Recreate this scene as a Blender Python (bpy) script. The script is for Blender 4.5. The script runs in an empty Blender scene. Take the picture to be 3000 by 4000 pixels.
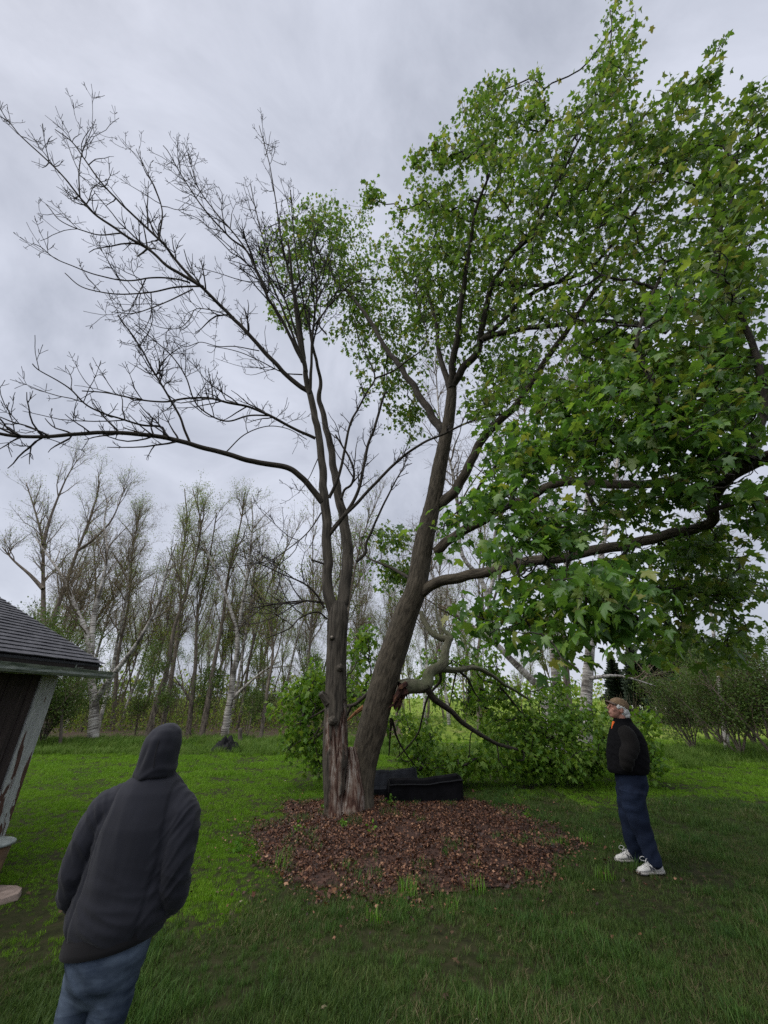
import bpy, math, random
import numpy as np
from mathutils import Vector, Matrix, noise as mnoise

# ------------------------------------------------------------------ camera, sky, sun, exposure
SC = bpy.context.scene
COL = SC.collection
TILT, CAMH, FPX = math.radians(25.8), 1.8, 1500.0

cam_d = bpy.data.cameras.new('camera')
cam = bpy.data.objects.new('camera', cam_d); COL.objects.link(cam)
cam.location = (0, 0, CAMH)
cam.rotation_euler = (math.radians(90) + TILT, 0, 0)
cam_d.sensor_fit = 'VERTICAL'; cam_d.sensor_height = 36.0; cam_d.lens = 36.0 * FPX / 4000.0
cam_d.clip_start = 0.05; cam_d.clip_end = 3000
SC.camera = cam

SUN_EL, SUN_AZ = math.radians(58), math.radians(-115)      # azimuth from +Y, clockwise
W = bpy.data.worlds.new('World'); SC.world = W; W.use_nodes = True
nt = W.node_tree; nt.nodes.clear()
def _n(tree, typ, **kw):
    n = tree.nodes.new(typ)
    for k, v in kw.items():
        if k in n.inputs.keys(): n.inputs[k].default_value = v
        else: setattr(n, k, v)
    return n
sky = _n(nt, 'ShaderNodeTexSky', sky_type='NISHITA', sun_disc=False)
sky.sun_elevation = SUN_EL; sky.sun_rotation = SUN_AZ; sky.air_density = 1.0; sky.dust_density = 3.0
bgA = _n(nt, 'ShaderNodeBackground', Strength=0.05)
tc = _n(nt, 'ShaderNodeTexCoord')
mp = _n(nt, 'ShaderNodeMapping'); mp.inputs['Scale'].default_value = (1.2, 1.2, 1.25); mp.inputs['Location'].default_value = (0.35, 0.2, 0.1)
n1 = _n(nt, 'ShaderNodeTexNoise', Scale=2.3, Detail=8.0, Roughness=0.57, Distortion=0.45)
cr = _n(nt, 'ShaderNodeValToRGB')
cr.color_ramp.elements[0].position = 0.32; cr.color_ramp.elements[0].color = (0.196, 0.209, 0.246, 1)
cr.color_ramp.elements[1].position = 0.63; cr.color_ramp.elements[1].color = (0.300, 0.314, 0.360, 1)
bgB = _n(nt, 'ShaderNodeBackground', Strength=1.0)
mx = _n(nt, 'ShaderNodeMixShader'); mx.inputs[0].default_value = 0.90
wo = _n(nt, 'ShaderNodeOutputWorld')
L = nt.links.new
L(sky.outputs[0], bgA.inputs[0]); L(tc.outputs['Generated'], mp.inputs[0]); L(mp.outputs[0], n1.inputs['Vector'])
L(n1.outputs[0], cr.inputs[0]); L(cr.outputs[0], bgB.inputs[0]); L(bgA.outputs[0], mx.inputs[1]); L(bgB.outputs[0], mx.inputs[2])
L(mx.outputs[0], wo.inputs[0])

sun_d = bpy.data.lights.new('sun', 'SUN'); sun = bpy.data.objects.new('sun', sun_d); COL.objects.link(sun)
sun_d.energy = 1.5; sun_d.angle = math.radians(80); sun_d.color = (1.0, 0.97, 0.93)
sd = Vector((math.sin(SUN_AZ) * math.cos(SUN_EL), math.cos(SUN_AZ) * math.cos(SUN_EL), math.sin(SUN_EL)))
sun.rotation_euler = sd.to_track_quat('Z', 'Y').to_euler()

SC.view_settings.view_transform = 'Standard'; SC.view_settings.look = 'None'
SC.view_settings.gamma = 1.0; SC.view_settings.exposure = 1.3; SC.view_settings.use_curve_mapping = False
SC.render.engine = 'CYCLES'
SC.cycles.max_bounces = 6; SC.cycles.diffuse_bounces = 3; SC.cycles.glossy_bounces = 2
SC.cycles.transmission_bounces = 3; SC.cycles.transparent_max_bounces = 4
SC.cycles.use_denoising = False
SC.cycles.use_adaptive_sampling = False
SC.cycles.caustics_reflective = False; SC.cycles.caustics_refractive = False

# ------------------------------------------------------------------ helpers
rng = np.random.default_rng(11); random.seed(11)
def U(a, b): return float(rng.uniform(a, b))
CT, ST = math.cos(TILT), math.sin(TILT)
def ray(x, y):
    u = (x - 1500) / FPX; v = (2000 - y) / FPX
    return np.array([u, CT - v * ST, ST + v * CT])
def at(x, y, Y):
    r = ray(x, y); return np.array([0, 0, CAMH]) + r * (Y / r[1])
def depth(x, y, Y): return Y / ray(x, y)[1]
# frames the tracings were read in: (x0, y0, scale)
FR = {'a': (0, 400, 1.185), 'b': (1000, 900, 1.3825), 'c': (1000, 2400, 1.659), 'd': (1700, 0, 1.276),
      'e': (1700, 1400, 1.276), 'f': (0, 0, 1 / 1.8083), 'g': (1450, 2250, 2.765), 'h': (0, 1650, 1.276), 's': (0, 0, 1.0)}
def px(fr, x, y):
    x0, y0, k = FR[fr]; return x0 + x / k, y0 + y / k

def norm(v):
    v = np.asarray(v, float); return v / (np.linalg.norm(v) + 1e-12)

def resample(P, R, step):
    """Catmull-Rom through P, even steps."""
    P = np.asarray(P, float); R = np.asarray(R, float)
    if len(P) == 2:
        P = np.vstack([P[0], (P[0] + P[1]) / 2, P[1]]); R = np.array([R[0], (R[0] + R[1]) / 2, R[1]])
    Q = np.vstack([2 * P[0] - P[1], P, 2 * P[-1] - P[-2]])
    out, rr = [], []
    t = np.linspace(0, 1, 10, endpoint=False)[:, None]
    for i in range(len(P) - 1):
        a, b, c, d = Q[i], Q[i + 1], Q[i + 2], Q[i + 3]
        out.append(0.5 * ((2 * b) + (-a + c) * t + (2 * a - 5 * b + 4 * c - d) * t ** 2 + (-a + 3 * b - 3 * c + d) * t ** 3))
        rr.append(R[i] + (R[i + 1] - R[i]) * t[:, 0])
    out.append(P[-1:]); rr.append(R[-1:])
    out = np.vstack(out); rr = np.concatenate(rr)
    s = np.concatenate([[0], np.cumsum(np.linalg.norm(np.diff(out, axis=0), axis=1))])
    n = max(2, int(s[-1] / step) + 1)
    ss = np.linspace(0, s[-1], n)
    return np.stack([np.interp(ss, s, out[:, k]) for k in range(3)], 1), np.interp(ss, s, rr)

class Geo:
    def __init__(self): self.V, self.T, self.Q, self.UV, self.n, self.A = [], [], [], [], 0, []
    def add(self, V, F, uv=None, attr=None):
        V = np.asarray(V, float); F = np.asarray(F, int)
        self.V.append(V); (self.T if F.shape[1] == 3 else self.Q).append(F + self.n)
        self.UV.append(np.zeros((len(V), 2)) if uv is None else uv)
        self.A.append(np.zeros(len(V)) if attr is None else attr)
        self.n += len(V)
    def addm(self, V, FT, FQ, uv=None):
        V = np.asarray(V, float); self.V.append(V)
        if len(FT): self.T.append(np.asarray(FT, int) + self.n)
        if len(FQ): self.Q.append(np.asarray(FQ, int) + self.n)
        self.UV.append(np.zeros((len(V), 2)) if uv is None else uv); self.A.append(np.zeros(len(V)))
        self.n += len(V)
    def mesh(self, name, smooth=True, attr=None):
        me = bpy.data.meshes.new(name)
        if not self.n: return me
        V = np.vstack(self.V); UV = np.vstack(self.UV)
        T = np.vstack(self.T) if self.T else np.zeros((0, 3), int)
        Q = np.vstack(self.Q) if self.Q else np.zeros((0, 4), int)
        loops = np.concatenate([T.ravel(), Q.ravel()])
        starts = np.concatenate([np.arange(len(T)) * 3, len(T) * 3 + np.arange(len(Q)) * 4])
        me.vertices.add(len(V)); me.vertices.foreach_set('co', V.ravel())
        me.loops.add(len(loops)); me.loops.foreach_set('vertex_index', loops)
        me.polygons.add(len(starts)); me.polygons.foreach_set('loop_start', starts)
        me.polygons.foreach_set('use_smooth', np.full(len(starts), smooth))
        uvl = me.uv_layers.new(name='UVMap'); uvl.data.foreach_set('uv', UV[loops].ravel())
        if attr:
            a = me.attributes.new(attr, 'FLOAT', 'POINT'); a.data.foreach_set('value', np.concatenate(self.A))
        me.update(calc_edges=True); me.validate()
        return me

def link(name, me, mat=None, parent=None, kind=None):
    o = bpy.data.objects.new(name, me); COL.objects.link(o)
    if mat is not None and me is not None:
        if not len(me.materials): me.materials.append(mat)
    if parent is not None: o.parent = parent
    if kind: o['kind'] = kind
    return o
def put(name, g, mat, parent=None, smooth=True, kind=None, attr=None):
    return link(name, g.mesh(name, smooth, attr), mat, parent, kind)
def tag(o, label, cat, group=None):
    o['label'] = label; o['category'] = cat
    if group: o['group'] = group
    return o
def thing(name, label, cat, loc=(0, 0, 0), group=None):
    o = bpy.data.objects.new(name, None); COL.objects.link(o); o.location = loc; o.empty_display_size = 0.2
    return tag(o, label, cat, group)

def frames(P):
    T = np.gradient(P, axis=0); T /= np.linalg.norm(T, axis=1)[:, None] + 1e-12
    N = np.zeros_like(P); a = np.array([1.0, 0, 0]) if abs(T[0][0]) < 0.8 else np.array([0, 1.0, 0])
    N[0] = norm(a - T[0] * np.dot(a, T[0]))
    for i in range(1, len(P)):
        v = N[i - 1] - T[i] * np.dot(N[i - 1], T[i]); N[i] = norm(v)
    return T, N, np.cross(T, N)

def tube(g, P, R, n=8, disp=None, cap=True, attrf=None):
    P = np.asarray(P, float); R = np.asarray(R, float)
    T, N, B = frames(P)
    if cap:
        P = np.vstack([P, P[-1] + T[-1] * R[-1] * 0.3]); R = np.append(R, 1e-4)
        N = np.vstack([N, N[-1]]); B = np.vstack([B, B[-1]])
    th = np.linspace(0, 2 * math.pi, n + 1)
    s = np.concatenate([[0], np.cumsum(np.linalg.norm(np.diff(P, axis=0), axis=1))])
    D = np.cos(th)[None, :, None] * N[:, None, :] + np.sin(th)[None, :, None] * B[:, None, :]
    RR = np.repeat(R[:, None], n + 1, 1)
    at_ = None
    if disp is not None:
        m = disp(th, s, P, D, RR)
        if isinstance(m, tuple): m, at_ = m
        RR = RR + m
    V = P[:, None, :] + D * RR[:, :, None]
    k = len(P)
    i = np.arange(k - 1)[:, None] * (n + 1); j = np.arange(n)[None, :]
    a = i + j
    F = np.stack([a, a + 1, a + n + 2, a + n + 1], -1).reshape(-1, 4)
    mr = float(np.mean(R)) + 1e-4
    uv = np.stack([np.repeat((th * mr)[None, :], k, 0), np.repeat(s[:, None], n + 1, 1)], -1).reshape(-1, 2)
    g.add(V.reshape(-1, 3), F, uv, None if at_ is None else at_.reshape(-1))

def segs(g, P0, P1, R0, R1, n=3):
    """many independent tapered prisms"""
    P0 = np.asarray(P0, float); P1 = np.asarray(P1, float)
    if not len(P0): return
    R0 = np.asarray(R0, float); R1 = np.asarray(R1, float)
    d = P1 - P0; Ln = np.linalg.norm(d, axis=1); d = d / (Ln[:, None] + 1e-9)
    a = np.where((np.abs(d[:, 2]) < 0.9)[:, None], np.array([0, 0, 1.0]), np.array([1.0, 0, 0]))
    x = np.cross(a, d); x /= np.linalg.norm(x, axis=1)[:, None] + 1e-9
    y = np.cross(d, x)
    th = np.arange(n) * 2 * math.pi / n
    D = np.cos(th)[None, :, None] * x[:, None, :] + np.sin(th)[None, :, None] * y[:, None, :]
    V = np.concatenate([P0[:, None] + D * R0[:, None, None], P1[:, None] + D * R1[:, None, None]], 1)
    m = len(P0)
    j = np.arange(n); f = np.stack([j, (j + 1) % n, (j + 1) % n + n, j + n], 1)
    F = (np.arange(m)[:, None, None] * 2 * n + f[None]).reshape(-1, 4)
    uv = np.zeros((m, 2 * n, 2)); uv[:, :n, 0] = th * 0.02; uv[:, n:, 0] = th * 0.02; uv[:, n:, 1] = Ln[:, None]
    g.add(V.reshape(-1, 3), F, uv.reshape(-1, 2))
def paths_to_segs(g, paths, n=3):
    A = [p[:-1] for p, r in paths]; B = [p[1:] for p, r in paths]
    if not A: return
    segs(g, np.vstack(A), np.vstack(B), np.concatenate([r[:-1] for p, r in paths]), np.concatenate([r[1:] for p, r in paths]), n)

def box(g, lo, hi, bev=0.0):
    lo = np.array(lo, float); hi = np.array(hi, float)
    if bev <= 0:
        c = np.array([[x, y, z] for z in (0, 1) for y in (0, 1) for x in (0, 1)])
        g.add(lo + c * (hi - lo), [[0, 2, 3, 1], [4, 5, 7, 6], [0, 1, 5, 4], [2, 6, 7, 3], [0, 4, 6, 2], [1, 3, 7, 5]])
        return
    import bmesh
    bm = bmesh.new(); bmesh.ops.create_cube(bm, size=1)
    for v in bm.verts: v.co = Vector(((lo[k] + hi[k]) / 2 + v.co[k] * (hi[k] - lo[k]) for k in range(3)))
    bmesh.ops.bevel(bm, geom=list(bm.edges), offset=bev, segments=1, affect='EDGES')
    bmesh.ops.triangulate(bm, faces=bm.faces)
    bm.verts.ensure_lookup_table()
    g.add([v.co[:] for v in bm.verts], [[v.index for v in f.verts] for f in bm.faces]); bm.free()

def fbm(x, y=0.0, z=0.0, o=3):
    s = 0; a = 1
    for _ in range(o):
        s += a * mnoise.noise((x, y, z)); a *= 0.5; x *= 2; y *= 2; z *= 2
    return s
def vnoise(P, o=2): return np.array([fbm(p[0], p[1], p[2], o) for p in P])

# ------------------------------------------------------------------ materials
def mat_new(name):
    m = bpy.data.materials.new(name); m.use_nodes = True
    t = m.node_tree; t.nodes.clear()
    out = t.nodes.new('ShaderNodeOutputMaterial'); b = t.nodes.new('ShaderNodeBsdfPrincipled')
    t.links.new(b.outputs[0], out.inputs[0])
    return m, t, b, out
def ramp(t, stops):
    r = t.nodes.new('ShaderNodeValToRGB'); e = r.color_ramp.elements
    while len(e) < len(stops): e.new(0.5)
    for k, (p, c) in enumerate(stops): e[k].position = p; e[k].color = (*c, 1)
    return r
def coords(t, kind='Object', scale=(1, 1, 1)):
    c = t.nodes.new('ShaderNodeTexCoord'); m = t.nodes.new('ShaderNodeMapping'); m.inputs['Scale'].default_value = scale
    t.links.new(c.outputs[kind], m.inputs[0]); return m
def surf(name, stops, scale=8.0, stretch=(1, 1, 1), kind='Object', detail=5.0, rough=0.8, bump=0.3, bumpdist=0.01, spec=0.3, bscale=None, dist=0.0, nrough=0.55):
    m, t, b, o = mat_new(name)
    c = coords(t, kind, stretch)
    n = _n(t, 'ShaderNodeTexNoise', Scale=scale, Detail=detail, Roughness=nrough, Distortion=dist)
    r = ramp(t, stops)
    t.links.new(c.outputs[0], n.inputs['Vector']); t.links.new(n.outputs[0], r.inputs[0]); t.links.new(r.outputs[0], b.inputs['Base Color'])
    b.inputs['Roughness'].default_value = rough; b.inputs['Specular IOR Level'].default_value = spec
    if bump:
        n2 = _n(t, 'ShaderNodeTexNoise', Scale=bscale or scale * 3, Detail=4.0)
        t.links.new(c.outputs[0], n2.inputs['Vector'])
        bp = _n(t, 'ShaderNodeBump', Strength=bump, Distance=bumpdist)
        t.links.new(n2.outputs[0], bp.inputs['Height']); t.links.new(bp.outputs[0], b.inputs['Normal'])
    return m
def leafmat(name, stops, trans=0.35, rough=0.5, spec=0.35, tint=(1.25, 1.2, 0.7)):
    """colour varies from leaf to leaf; light passes through the blade"""
    m, t, b, out = mat_new(name)
    g = t.nodes.new('ShaderNodeNewGeometry'); oi = t.nodes.new('ShaderNodeObjectInfo')
    ad = _n(t, 'ShaderNodeMath', operation='ADD'); fr = _n(t, 'ShaderNodeMath', operation='FRACT')
    t.links.new(g.outputs['Random Per Island'], ad.inputs[0]); t.links.new(oi.outputs['Random'], ad.inputs[1]); t.links.new(ad.outputs[0], fr.inputs[0])
    r = ramp(t, stops); t.links.new(fr.outputs[0], r.inputs[0])
    t.links.new(r.outputs[0], b.inputs['Base Color'])
    b.inputs['Roughness'].default_value = rough; b.inputs['Specular IOR Level'].default_value = spec
    if trans > 0:
        tr = t.nodes.new('ShaderNodeBsdfTranslucent')
        mu = _n(t, 'ShaderNodeMix', data_type='RGBA', blend_type='MULTIPLY'); mu.inputs[0].default_value = 1.0
        mu.inputs[7].default_value = (*tint, 1); t.links.new(r.outputs[0], mu.inputs[6]); t.links.new(mu.outputs[2], tr.inputs[0])
        ms = t.nodes.new('ShaderNodeMixShader'); ms.inputs[0].default_value = trans
        t.links.new(b.outputs[0], ms.inputs[1]); t.links.new(tr.outputs[0], ms.inputs[2]); t.links.new(ms.outputs[0], out.inputs[0])
    return m
def plain(name, c, rough=0.6, spec=0.3, metal=0.0, var=0.15, scale=20):
    lo = tuple(x * (1 - var) for x in c); hi = tuple(min(1, x * (1 + var)) for x in c)
    m = surf(name, [(0.35, lo), (0.65, hi)], scale=scale, rough=rough, spec=spec, bump=0.1, bumpdist=0.003)
    m.node_tree.nodes['Principled BSDF'].inputs['Metallic'].default_value = metal
    return m

def bark_mat(name, lo, hi, wood=None, ridge=26.0, along=3.0, bump=0.7, moss=None):
    m, t, b, out = mat_new(name)
    c = coords(t, 'UV', (ridge, along, 1))
    n = _n(t, 'ShaderNodeTexNoise', Scale=1.0, Detail=6.0, Roughness=0.6, Distortion=0.6)
    t.links.new(c.outputs[0], n.inputs['Vector'])
    r = ramp(t, [(0.34, lo), (0.62, hi)]); t.links.new(n.outputs[0], r.inputs[0])
    col = r.outputs[0]
    c2 = coords(t, 'Object', (1, 1, 1))
    n2 = _n(t, 'ShaderNodeTexNoise', Scale=2.2, Detail=5.0, Roughness=0.6); t.links.new(c2.outputs[0], n2.inputs['Vector'])
    if moss:
        mr = ramp(t, [(0.45, (0, 0, 0)), (0.7, (1, 1, 1))]); t.links.new(n2.outputs[0], mr.inputs[0])
        mm = _n(t, 'ShaderNodeMix', data_type='RGBA'); t.links.new(mr.outputs[0], mm.inputs[0]); t.links.new(col, mm.inputs[6]); mm.inputs[7].default_value = (*moss, 1)
        col = mm.outputs[2]
    if wood:
        a = _n(t, 'ShaderNodeAttribute', attribute_name='wood')
        cw = coords(t, 'UV', (17.0, 2.6, 1)); nw = _n(t, 'ShaderNodeTexNoise', Scale=1.0, Detail=8.0, Roughness=0.68, Distortion=0.8)
        t.links.new(cw.outputs[0], nw.inputs['Vector'])
        rw = ramp(t, wood); t.links.new(nw.outputs[0], rw.inputs[0])
        mm = _n(t, 'ShaderNodeMix', data_type='RGBA'); t.links.new(a.outputs['Fac'], mm.inputs[0]); t.links.new(col, mm.inputs[6]); t.links.new(rw.outputs[0], mm.inputs[7])
        col = mm.outputs[2]
    t.links.new(col, b.inputs['Base Color'])
    b.inputs['Roughness'].default_value = 0.85; b.inputs['Specular IOR Level'].default_value = 0.25
    bp = _n(t, 'ShaderNodeBump', Strength=bump, Distance=0.02); t.links.new(n.outputs[0], bp.inputs['Height']); t.links.new(bp.outputs[0], b.inputs['Normal'])
    return m

M = {}
M['bark'] = bark_mat('maple_bark', (0.024, 0.020, 0.014), (0.092, 0.077, 0.055), wood=[(0.25, (0.04, 0.025, 0.018)), (0.5, (0.17, 0.125, 0.085)), (0.8, (0.30, 0.245, 0.18))], ridge=34, along=5)
M['bark_dead'] = bark_mat('dead_bark', (0.022, 0.019, 0.015), (0.088, 0.076, 0.060), wood=[(0.36, (0.012, 0.007, 0.006)), (0.46, (0.085, 0.042, 0.030)), (0.54, (0.19, 0.14, 0.11)), (0.68, (0.42, 0.39, 0.35))], ridge=24, along=2.4)
M['branch'] = bark_mat('branch_bark', (0.019, 0.016, 0.012), (0.058, 0.049, 0.038), ridge=40, along=10, bump=0.4)
M['twig'] = plain('twig_bark', (0.030, 0.025, 0.023), 0.8)
M['moss_limb'] = bark_mat('mossy_limb_bark', (0.055, 0.052, 0.034), (0.15, 0.145, 0.095), ridge=34, along=8, bump=0.4, moss=(0.09, 0.11, 0.05))
M['leaf'] = leafmat('maple_leaf', [(0.0, (0.050, 0.125, 0.024)), (0.4, (0.085, 0.190, 0.034)), (0.75, (0.135, 0.255, 0.042)), (0.93, (0.19, 0.28, 0.050)), (1.0, (0.24, 0.24, 0.06))], 0.52, 0.42, 0.6)
M['leaf_far'] = leafmat('upper_maple_leaf', [(0.0, (0.058, 0.125, 0.022)), (0.5, (0.105, 0.200, 0.034)), (0.85, (0.160, 0.245, 0.045)), (1.0, (0.22, 0.22, 0.07))], 0.52, 0.45, 0.55)
M['leaf_fallen'] = leafmat('fallen_leaf', [(0.0, (0.060, 0.145, 0.016)), (0.5, (0.115, 0.230, 0.024)), (1.0, (0.19, 0.29, 0.04))], 0.45, 0.5, 0.35)
M['leaf_spring'] = leafmat('spring_leaf', [(0.0, (0.11, 0.20, 0.03)), (0.6, (0.20, 0.29, 0.05)), (1.0, (0.26, 0.24, 0.085))], 0.4, 0.6, 0.2)
M['catkin'] = leafmat('birch_catkin', [(0.0, (0.12, 0.085, 0.045)), (0.6, (0.17, 0.125, 0.07)), (1.0, (0.13, 0.15, 0.05))], 0.3, 0.7, 0.2)
M['leaf_shrub'] = leafmat('shrub_leaf', [(0.0, (0.05, 0.095, 0.02)), (0.6, (0.085, 0.15, 0.03)), (1.0, (0.13, 0.18, 0.04))], 0.35, 0.5, 0.3)
M['litter'] = leafmat('dead_leaf', [(0.0, (0.016, 0.008, 0.006)), (0.4, (0.050, 0.020, 0.012)), (0.72, (0.11, 0.046, 0.025)), (0.9, (0.20, 0.090, 0.045)), (1.0, (0.34, 0.185, 0.105))], 0.1, 0.55, 0.35)
M['needle'] = leafmat('spruce_needle', [(0.0, (0.012, 0.022, 0.012)), (1.0, (0.03, 0.045, 0.025))], 0.0, 0.7, 0.2)
M['far_bark'] = bark_mat('woodland_bark', (0.055, 0.045, 0.036), (0.19, 0.16, 0.13), ridge=14, along=3, bump=0.4)
M['far_twig'] = plain('woodland_twig', (0.140, 0.112, 0.078), 0.85)

def birch_mat():
    m, t, b, out = mat_new('birch_bark')
    c = coords(t, 'UV', (1.5, 9, 1)); n = _n(t, 'ShaderNodeTexNoise', Scale=1.3, Detail=6.0, Roughness=0.65); t.links.new(c.outputs[0], n.inputs['Vector'])
    r = ramp(t, [(0.36, (0.028, 0.024, 0.022)), (0.45, (0.20, 0.18, 0.16)), (0.56, (0.46, 0.44, 0.41))]); t.links.new(n.outputs[0], r.inputs[0])
    c2 = coords(t, 'UV', (3, 1.0, 1)); n2 = _n(t, 'ShaderNodeTexNoise', Scale=1.0, Detail=4.0); t.links.new(c2.outputs[0], n2.inputs['Vector'])
    r2 = ramp(t, [(0.50, (1, 1, 1)), (0.62, (0.25, 0.23, 0.2))]); t.links.new(n2.outputs[0], r2.inputs[0])
    mu = _n(t, 'ShaderNodeMix', data_type='RGBA', blend_type='MULTIPLY'); mu.inputs[0].default_value = 1
    t.links.new(r.outputs[0], mu.inputs[6]); t.links.new(r2.outputs[0], mu.inputs[7]); t.links.new(mu.outputs[2], b.inputs['Base Color'])
    b.inputs['Roughness'].default_value = 0.7
    return m
M['birch'] = birch_mat()

# ------------------------------------------------------------------ ground
BED_C, BED_R = (0.28, 7.35), (2.25, 2.25)
def bed_f(x, y):
    """<1 inside the leaf bed; ragged edge"""
    a = (x - BED_C[0]) / BED_R[0]; b = (y - BED_C[1]) / BED_R[1]
    return math.hypot(a, b) * (1 + 0.20 * mnoise.noise((x * 0.9, y * 0.9, 3.1)) + 0.12 * mnoise.noise((x * 3, y * 3, 7.7)))
def bed_h(x, y):
    f = bed_f(x, y)
    return 0.006 + 0.11 * max(0.0, 1 - f) ** 0.8 if f < 1 else 0.0

def ground_mat():
    m, t, b, out = mat_new('lawn_soil')
    p = t.nodes.new('ShaderNodeNewGeometry')
    n1 = _n(t, 'ShaderNodeTexNoise', Scale=0.55, Detail=6.0, Roughness=0.6); n2 = _n(t, 'ShaderNodeTexNoise', Scale=9.0, Detail=6.0, Roughness=0.7)
    for n in (n1, n2): t.links.new(p.outputs['Position'], n.inputs['Vector'])
    r2 = ramp(t, [(0.3, (0.012, 0.012, 0.006)), (0.5, (0.026, 0.030, 0.011)), (0.62, (0.034, 0.030, 0.016)), (0.75, (0.060, 0.050, 0.028))]); t.links.new(n2.outputs[0], r2.inputs[0])
    sx = t.nodes.new('ShaderNodeSeparateXYZ'); t.links.new(p.outputs['Position'], sx.inputs[0])
    # meadow beyond the boundary
    a = _n(t, 'ShaderNodeMath', operation='MULTIPLY_ADD'); a.inputs[1].default_value = 6.0; t.links.new(n1.outputs[0], a.inputs[0]); t.links.new(sx.outputs['Y'], a.inputs[2])
    mr = _n(t, 'ShaderNodeMapRange'); mr.inputs[1].default_value = 21.0; mr.inputs[2].default_value = 24.0; t.links.new(a.outputs[0], mr.inputs[0])
    rm = ramp(t, [(0.3, (0.10, 0.165, 0.020)), (0.55, (0.15, 0.215, 0.026)), (0.7, (0.21, 0.185, 0.075))]); t.links.new(n1.outputs[0], rm.inputs[0])
    mm = _n(t, 'ShaderNodeMix', data_type='RGBA'); t.links.new(mr.outputs[0], mm.inputs[0]); t.links.new(r2.outputs[0], mm.inputs[6]); t.links.new(rm.outputs[0], mm.inputs[7])
    t.links.new(mm.outputs[2], b.inputs['Base Color'])
    b.inputs['Roughness'].default_value = 0.95; b.inputs['Specular IOR Level'].default_value = 0.1
    bp = _n(t, 'ShaderNodeBump', Strength=0.5, Distance=0.03); t.links.new(n2.outputs[0], bp.inputs['Height']); t.links.new(bp.outputs[0], b.inputs['Normal'])
    return m
g = Geo()
xs = np.concatenate([[-900, -400, -200, -100, -60], np.linspace(-40, 40, 81), [60, 100, 200, 400, 900]])
ys = np.concatenate([[-300, -100, -40, -15], np.linspace(-8, 44, 53), [50, 60, 80, 120, 200, 400, 1000]])
X, Y = np.meshgrid(xs, ys)
Z = np.zeros_like(X)
nx, ny = len(xs), len(ys)
idx = np.arange(nx * ny).reshape(ny, nx)
F = np.stack([idx[:-1, :-1], idx[:-1, 1:], idx[1:, 1:], idx[1:, :-1]], -1).reshape(-1, 4)
g.add(np.stack([X, Y, Z], -1).reshape(-1, 3), F)
put('ground', g, ground_mat(), smooth=False, kind='structure')

# woodland floor under the trees: brown litter sheet
g = Geo()
xs = np.linspace(-34, 1, 60); ys = np.linspace(20.5, 37, 26)
X, Y = np.meshgrid(xs, ys); Z = np.full_like(X, 0.006)
for j in range(len(ys)):
    for i in range(len(xs)):
        e = min(1, (j / 3)) * min(1, (len(ys) - 1 - j) / 3)
        Y[j, i] += 1.6 * mnoise.noise((xs[i] * 0.35, ys[j] * 0.3, 1.0)); Z[j, i] += 0.05 * e * (0.6 + mnoise.noise((xs[i], ys[j], 2.0)))
idx = np.arange(X.size).reshape(X.shape)
F = np.stack([idx[:-1, :-1], idx[:-1, 1:], idx[1:, 1:], idx[1:, :-1]], -1).reshape(-1, 4)
g.add(np.stack([X, Y, Z], -1).reshape(-1, 3), F)
M['wood_floor'] = surf('woodland_floor', [(0.3, (0.040, 0.026, 0.017)), (0.5, (0.085, 0.058, 0.038)), (0.62, (0.06, 0.085, 0.02)), (0.75, (0.08, 0.13, 0.025))], scale=1.1, detail=8, rough=0.95, bump=0.6, bumpdist=0.05, nrough=0.65)
put('woodland_floor', g, M['wood_floor'], kind='structure')

# mulch mound round the trunks
g = Geo()
nr, na = 26, 96
V = []
for r_ in range(nr + 1):
    for a_ in range(na):
        th = 2 * math.pi * a_ / na
        lo_, hi_ = 0.0, 2.0
        dx, dy = math.cos(th), math.sin(th)
        for _ in range(12):
            mid = (lo_ + hi_) / 2
            if bed_f(BED_C[0] + dx * BED_R[0] * mid, BED_C[1] + dy * BED_R[1] * mid) < 1: lo_ = mid
            else: hi_ = mid
        rr = lo_ * r_ / nr
        x, y = BED_C[0] + dx * BED_R[0] * rr, BED_C[1] + dy * BED_R[1] * rr
        V.append((x, y, bed_h(x, y) + 0.018 * mnoise.noise((x * 5, y * 5, 0)) * (1 - r_ / nr) + 0.005))
F = []
for r_ in range(nr):
    for a_ in range(na):
        b_ = (a_ + 1) % na
        F.append([r_ * na + a_, (r_ + 1) * na + a_, (r_ + 1) * na + b_, r_ * na + b_])
g.add(V, F)
M['mulch'] = surf('leaf_mulch', [(0.3, (0.018, 0.010, 0.008)), (0.5, (0.055, 0.028, 0.020)), (0.7, (0.10, 0.052, 0.036))], scale=24, detail=8, rough=0.9, bump=0.8, bumpdist=0.03)
put('mulch_bed', g, M['mulch'], kind='structure')

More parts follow.
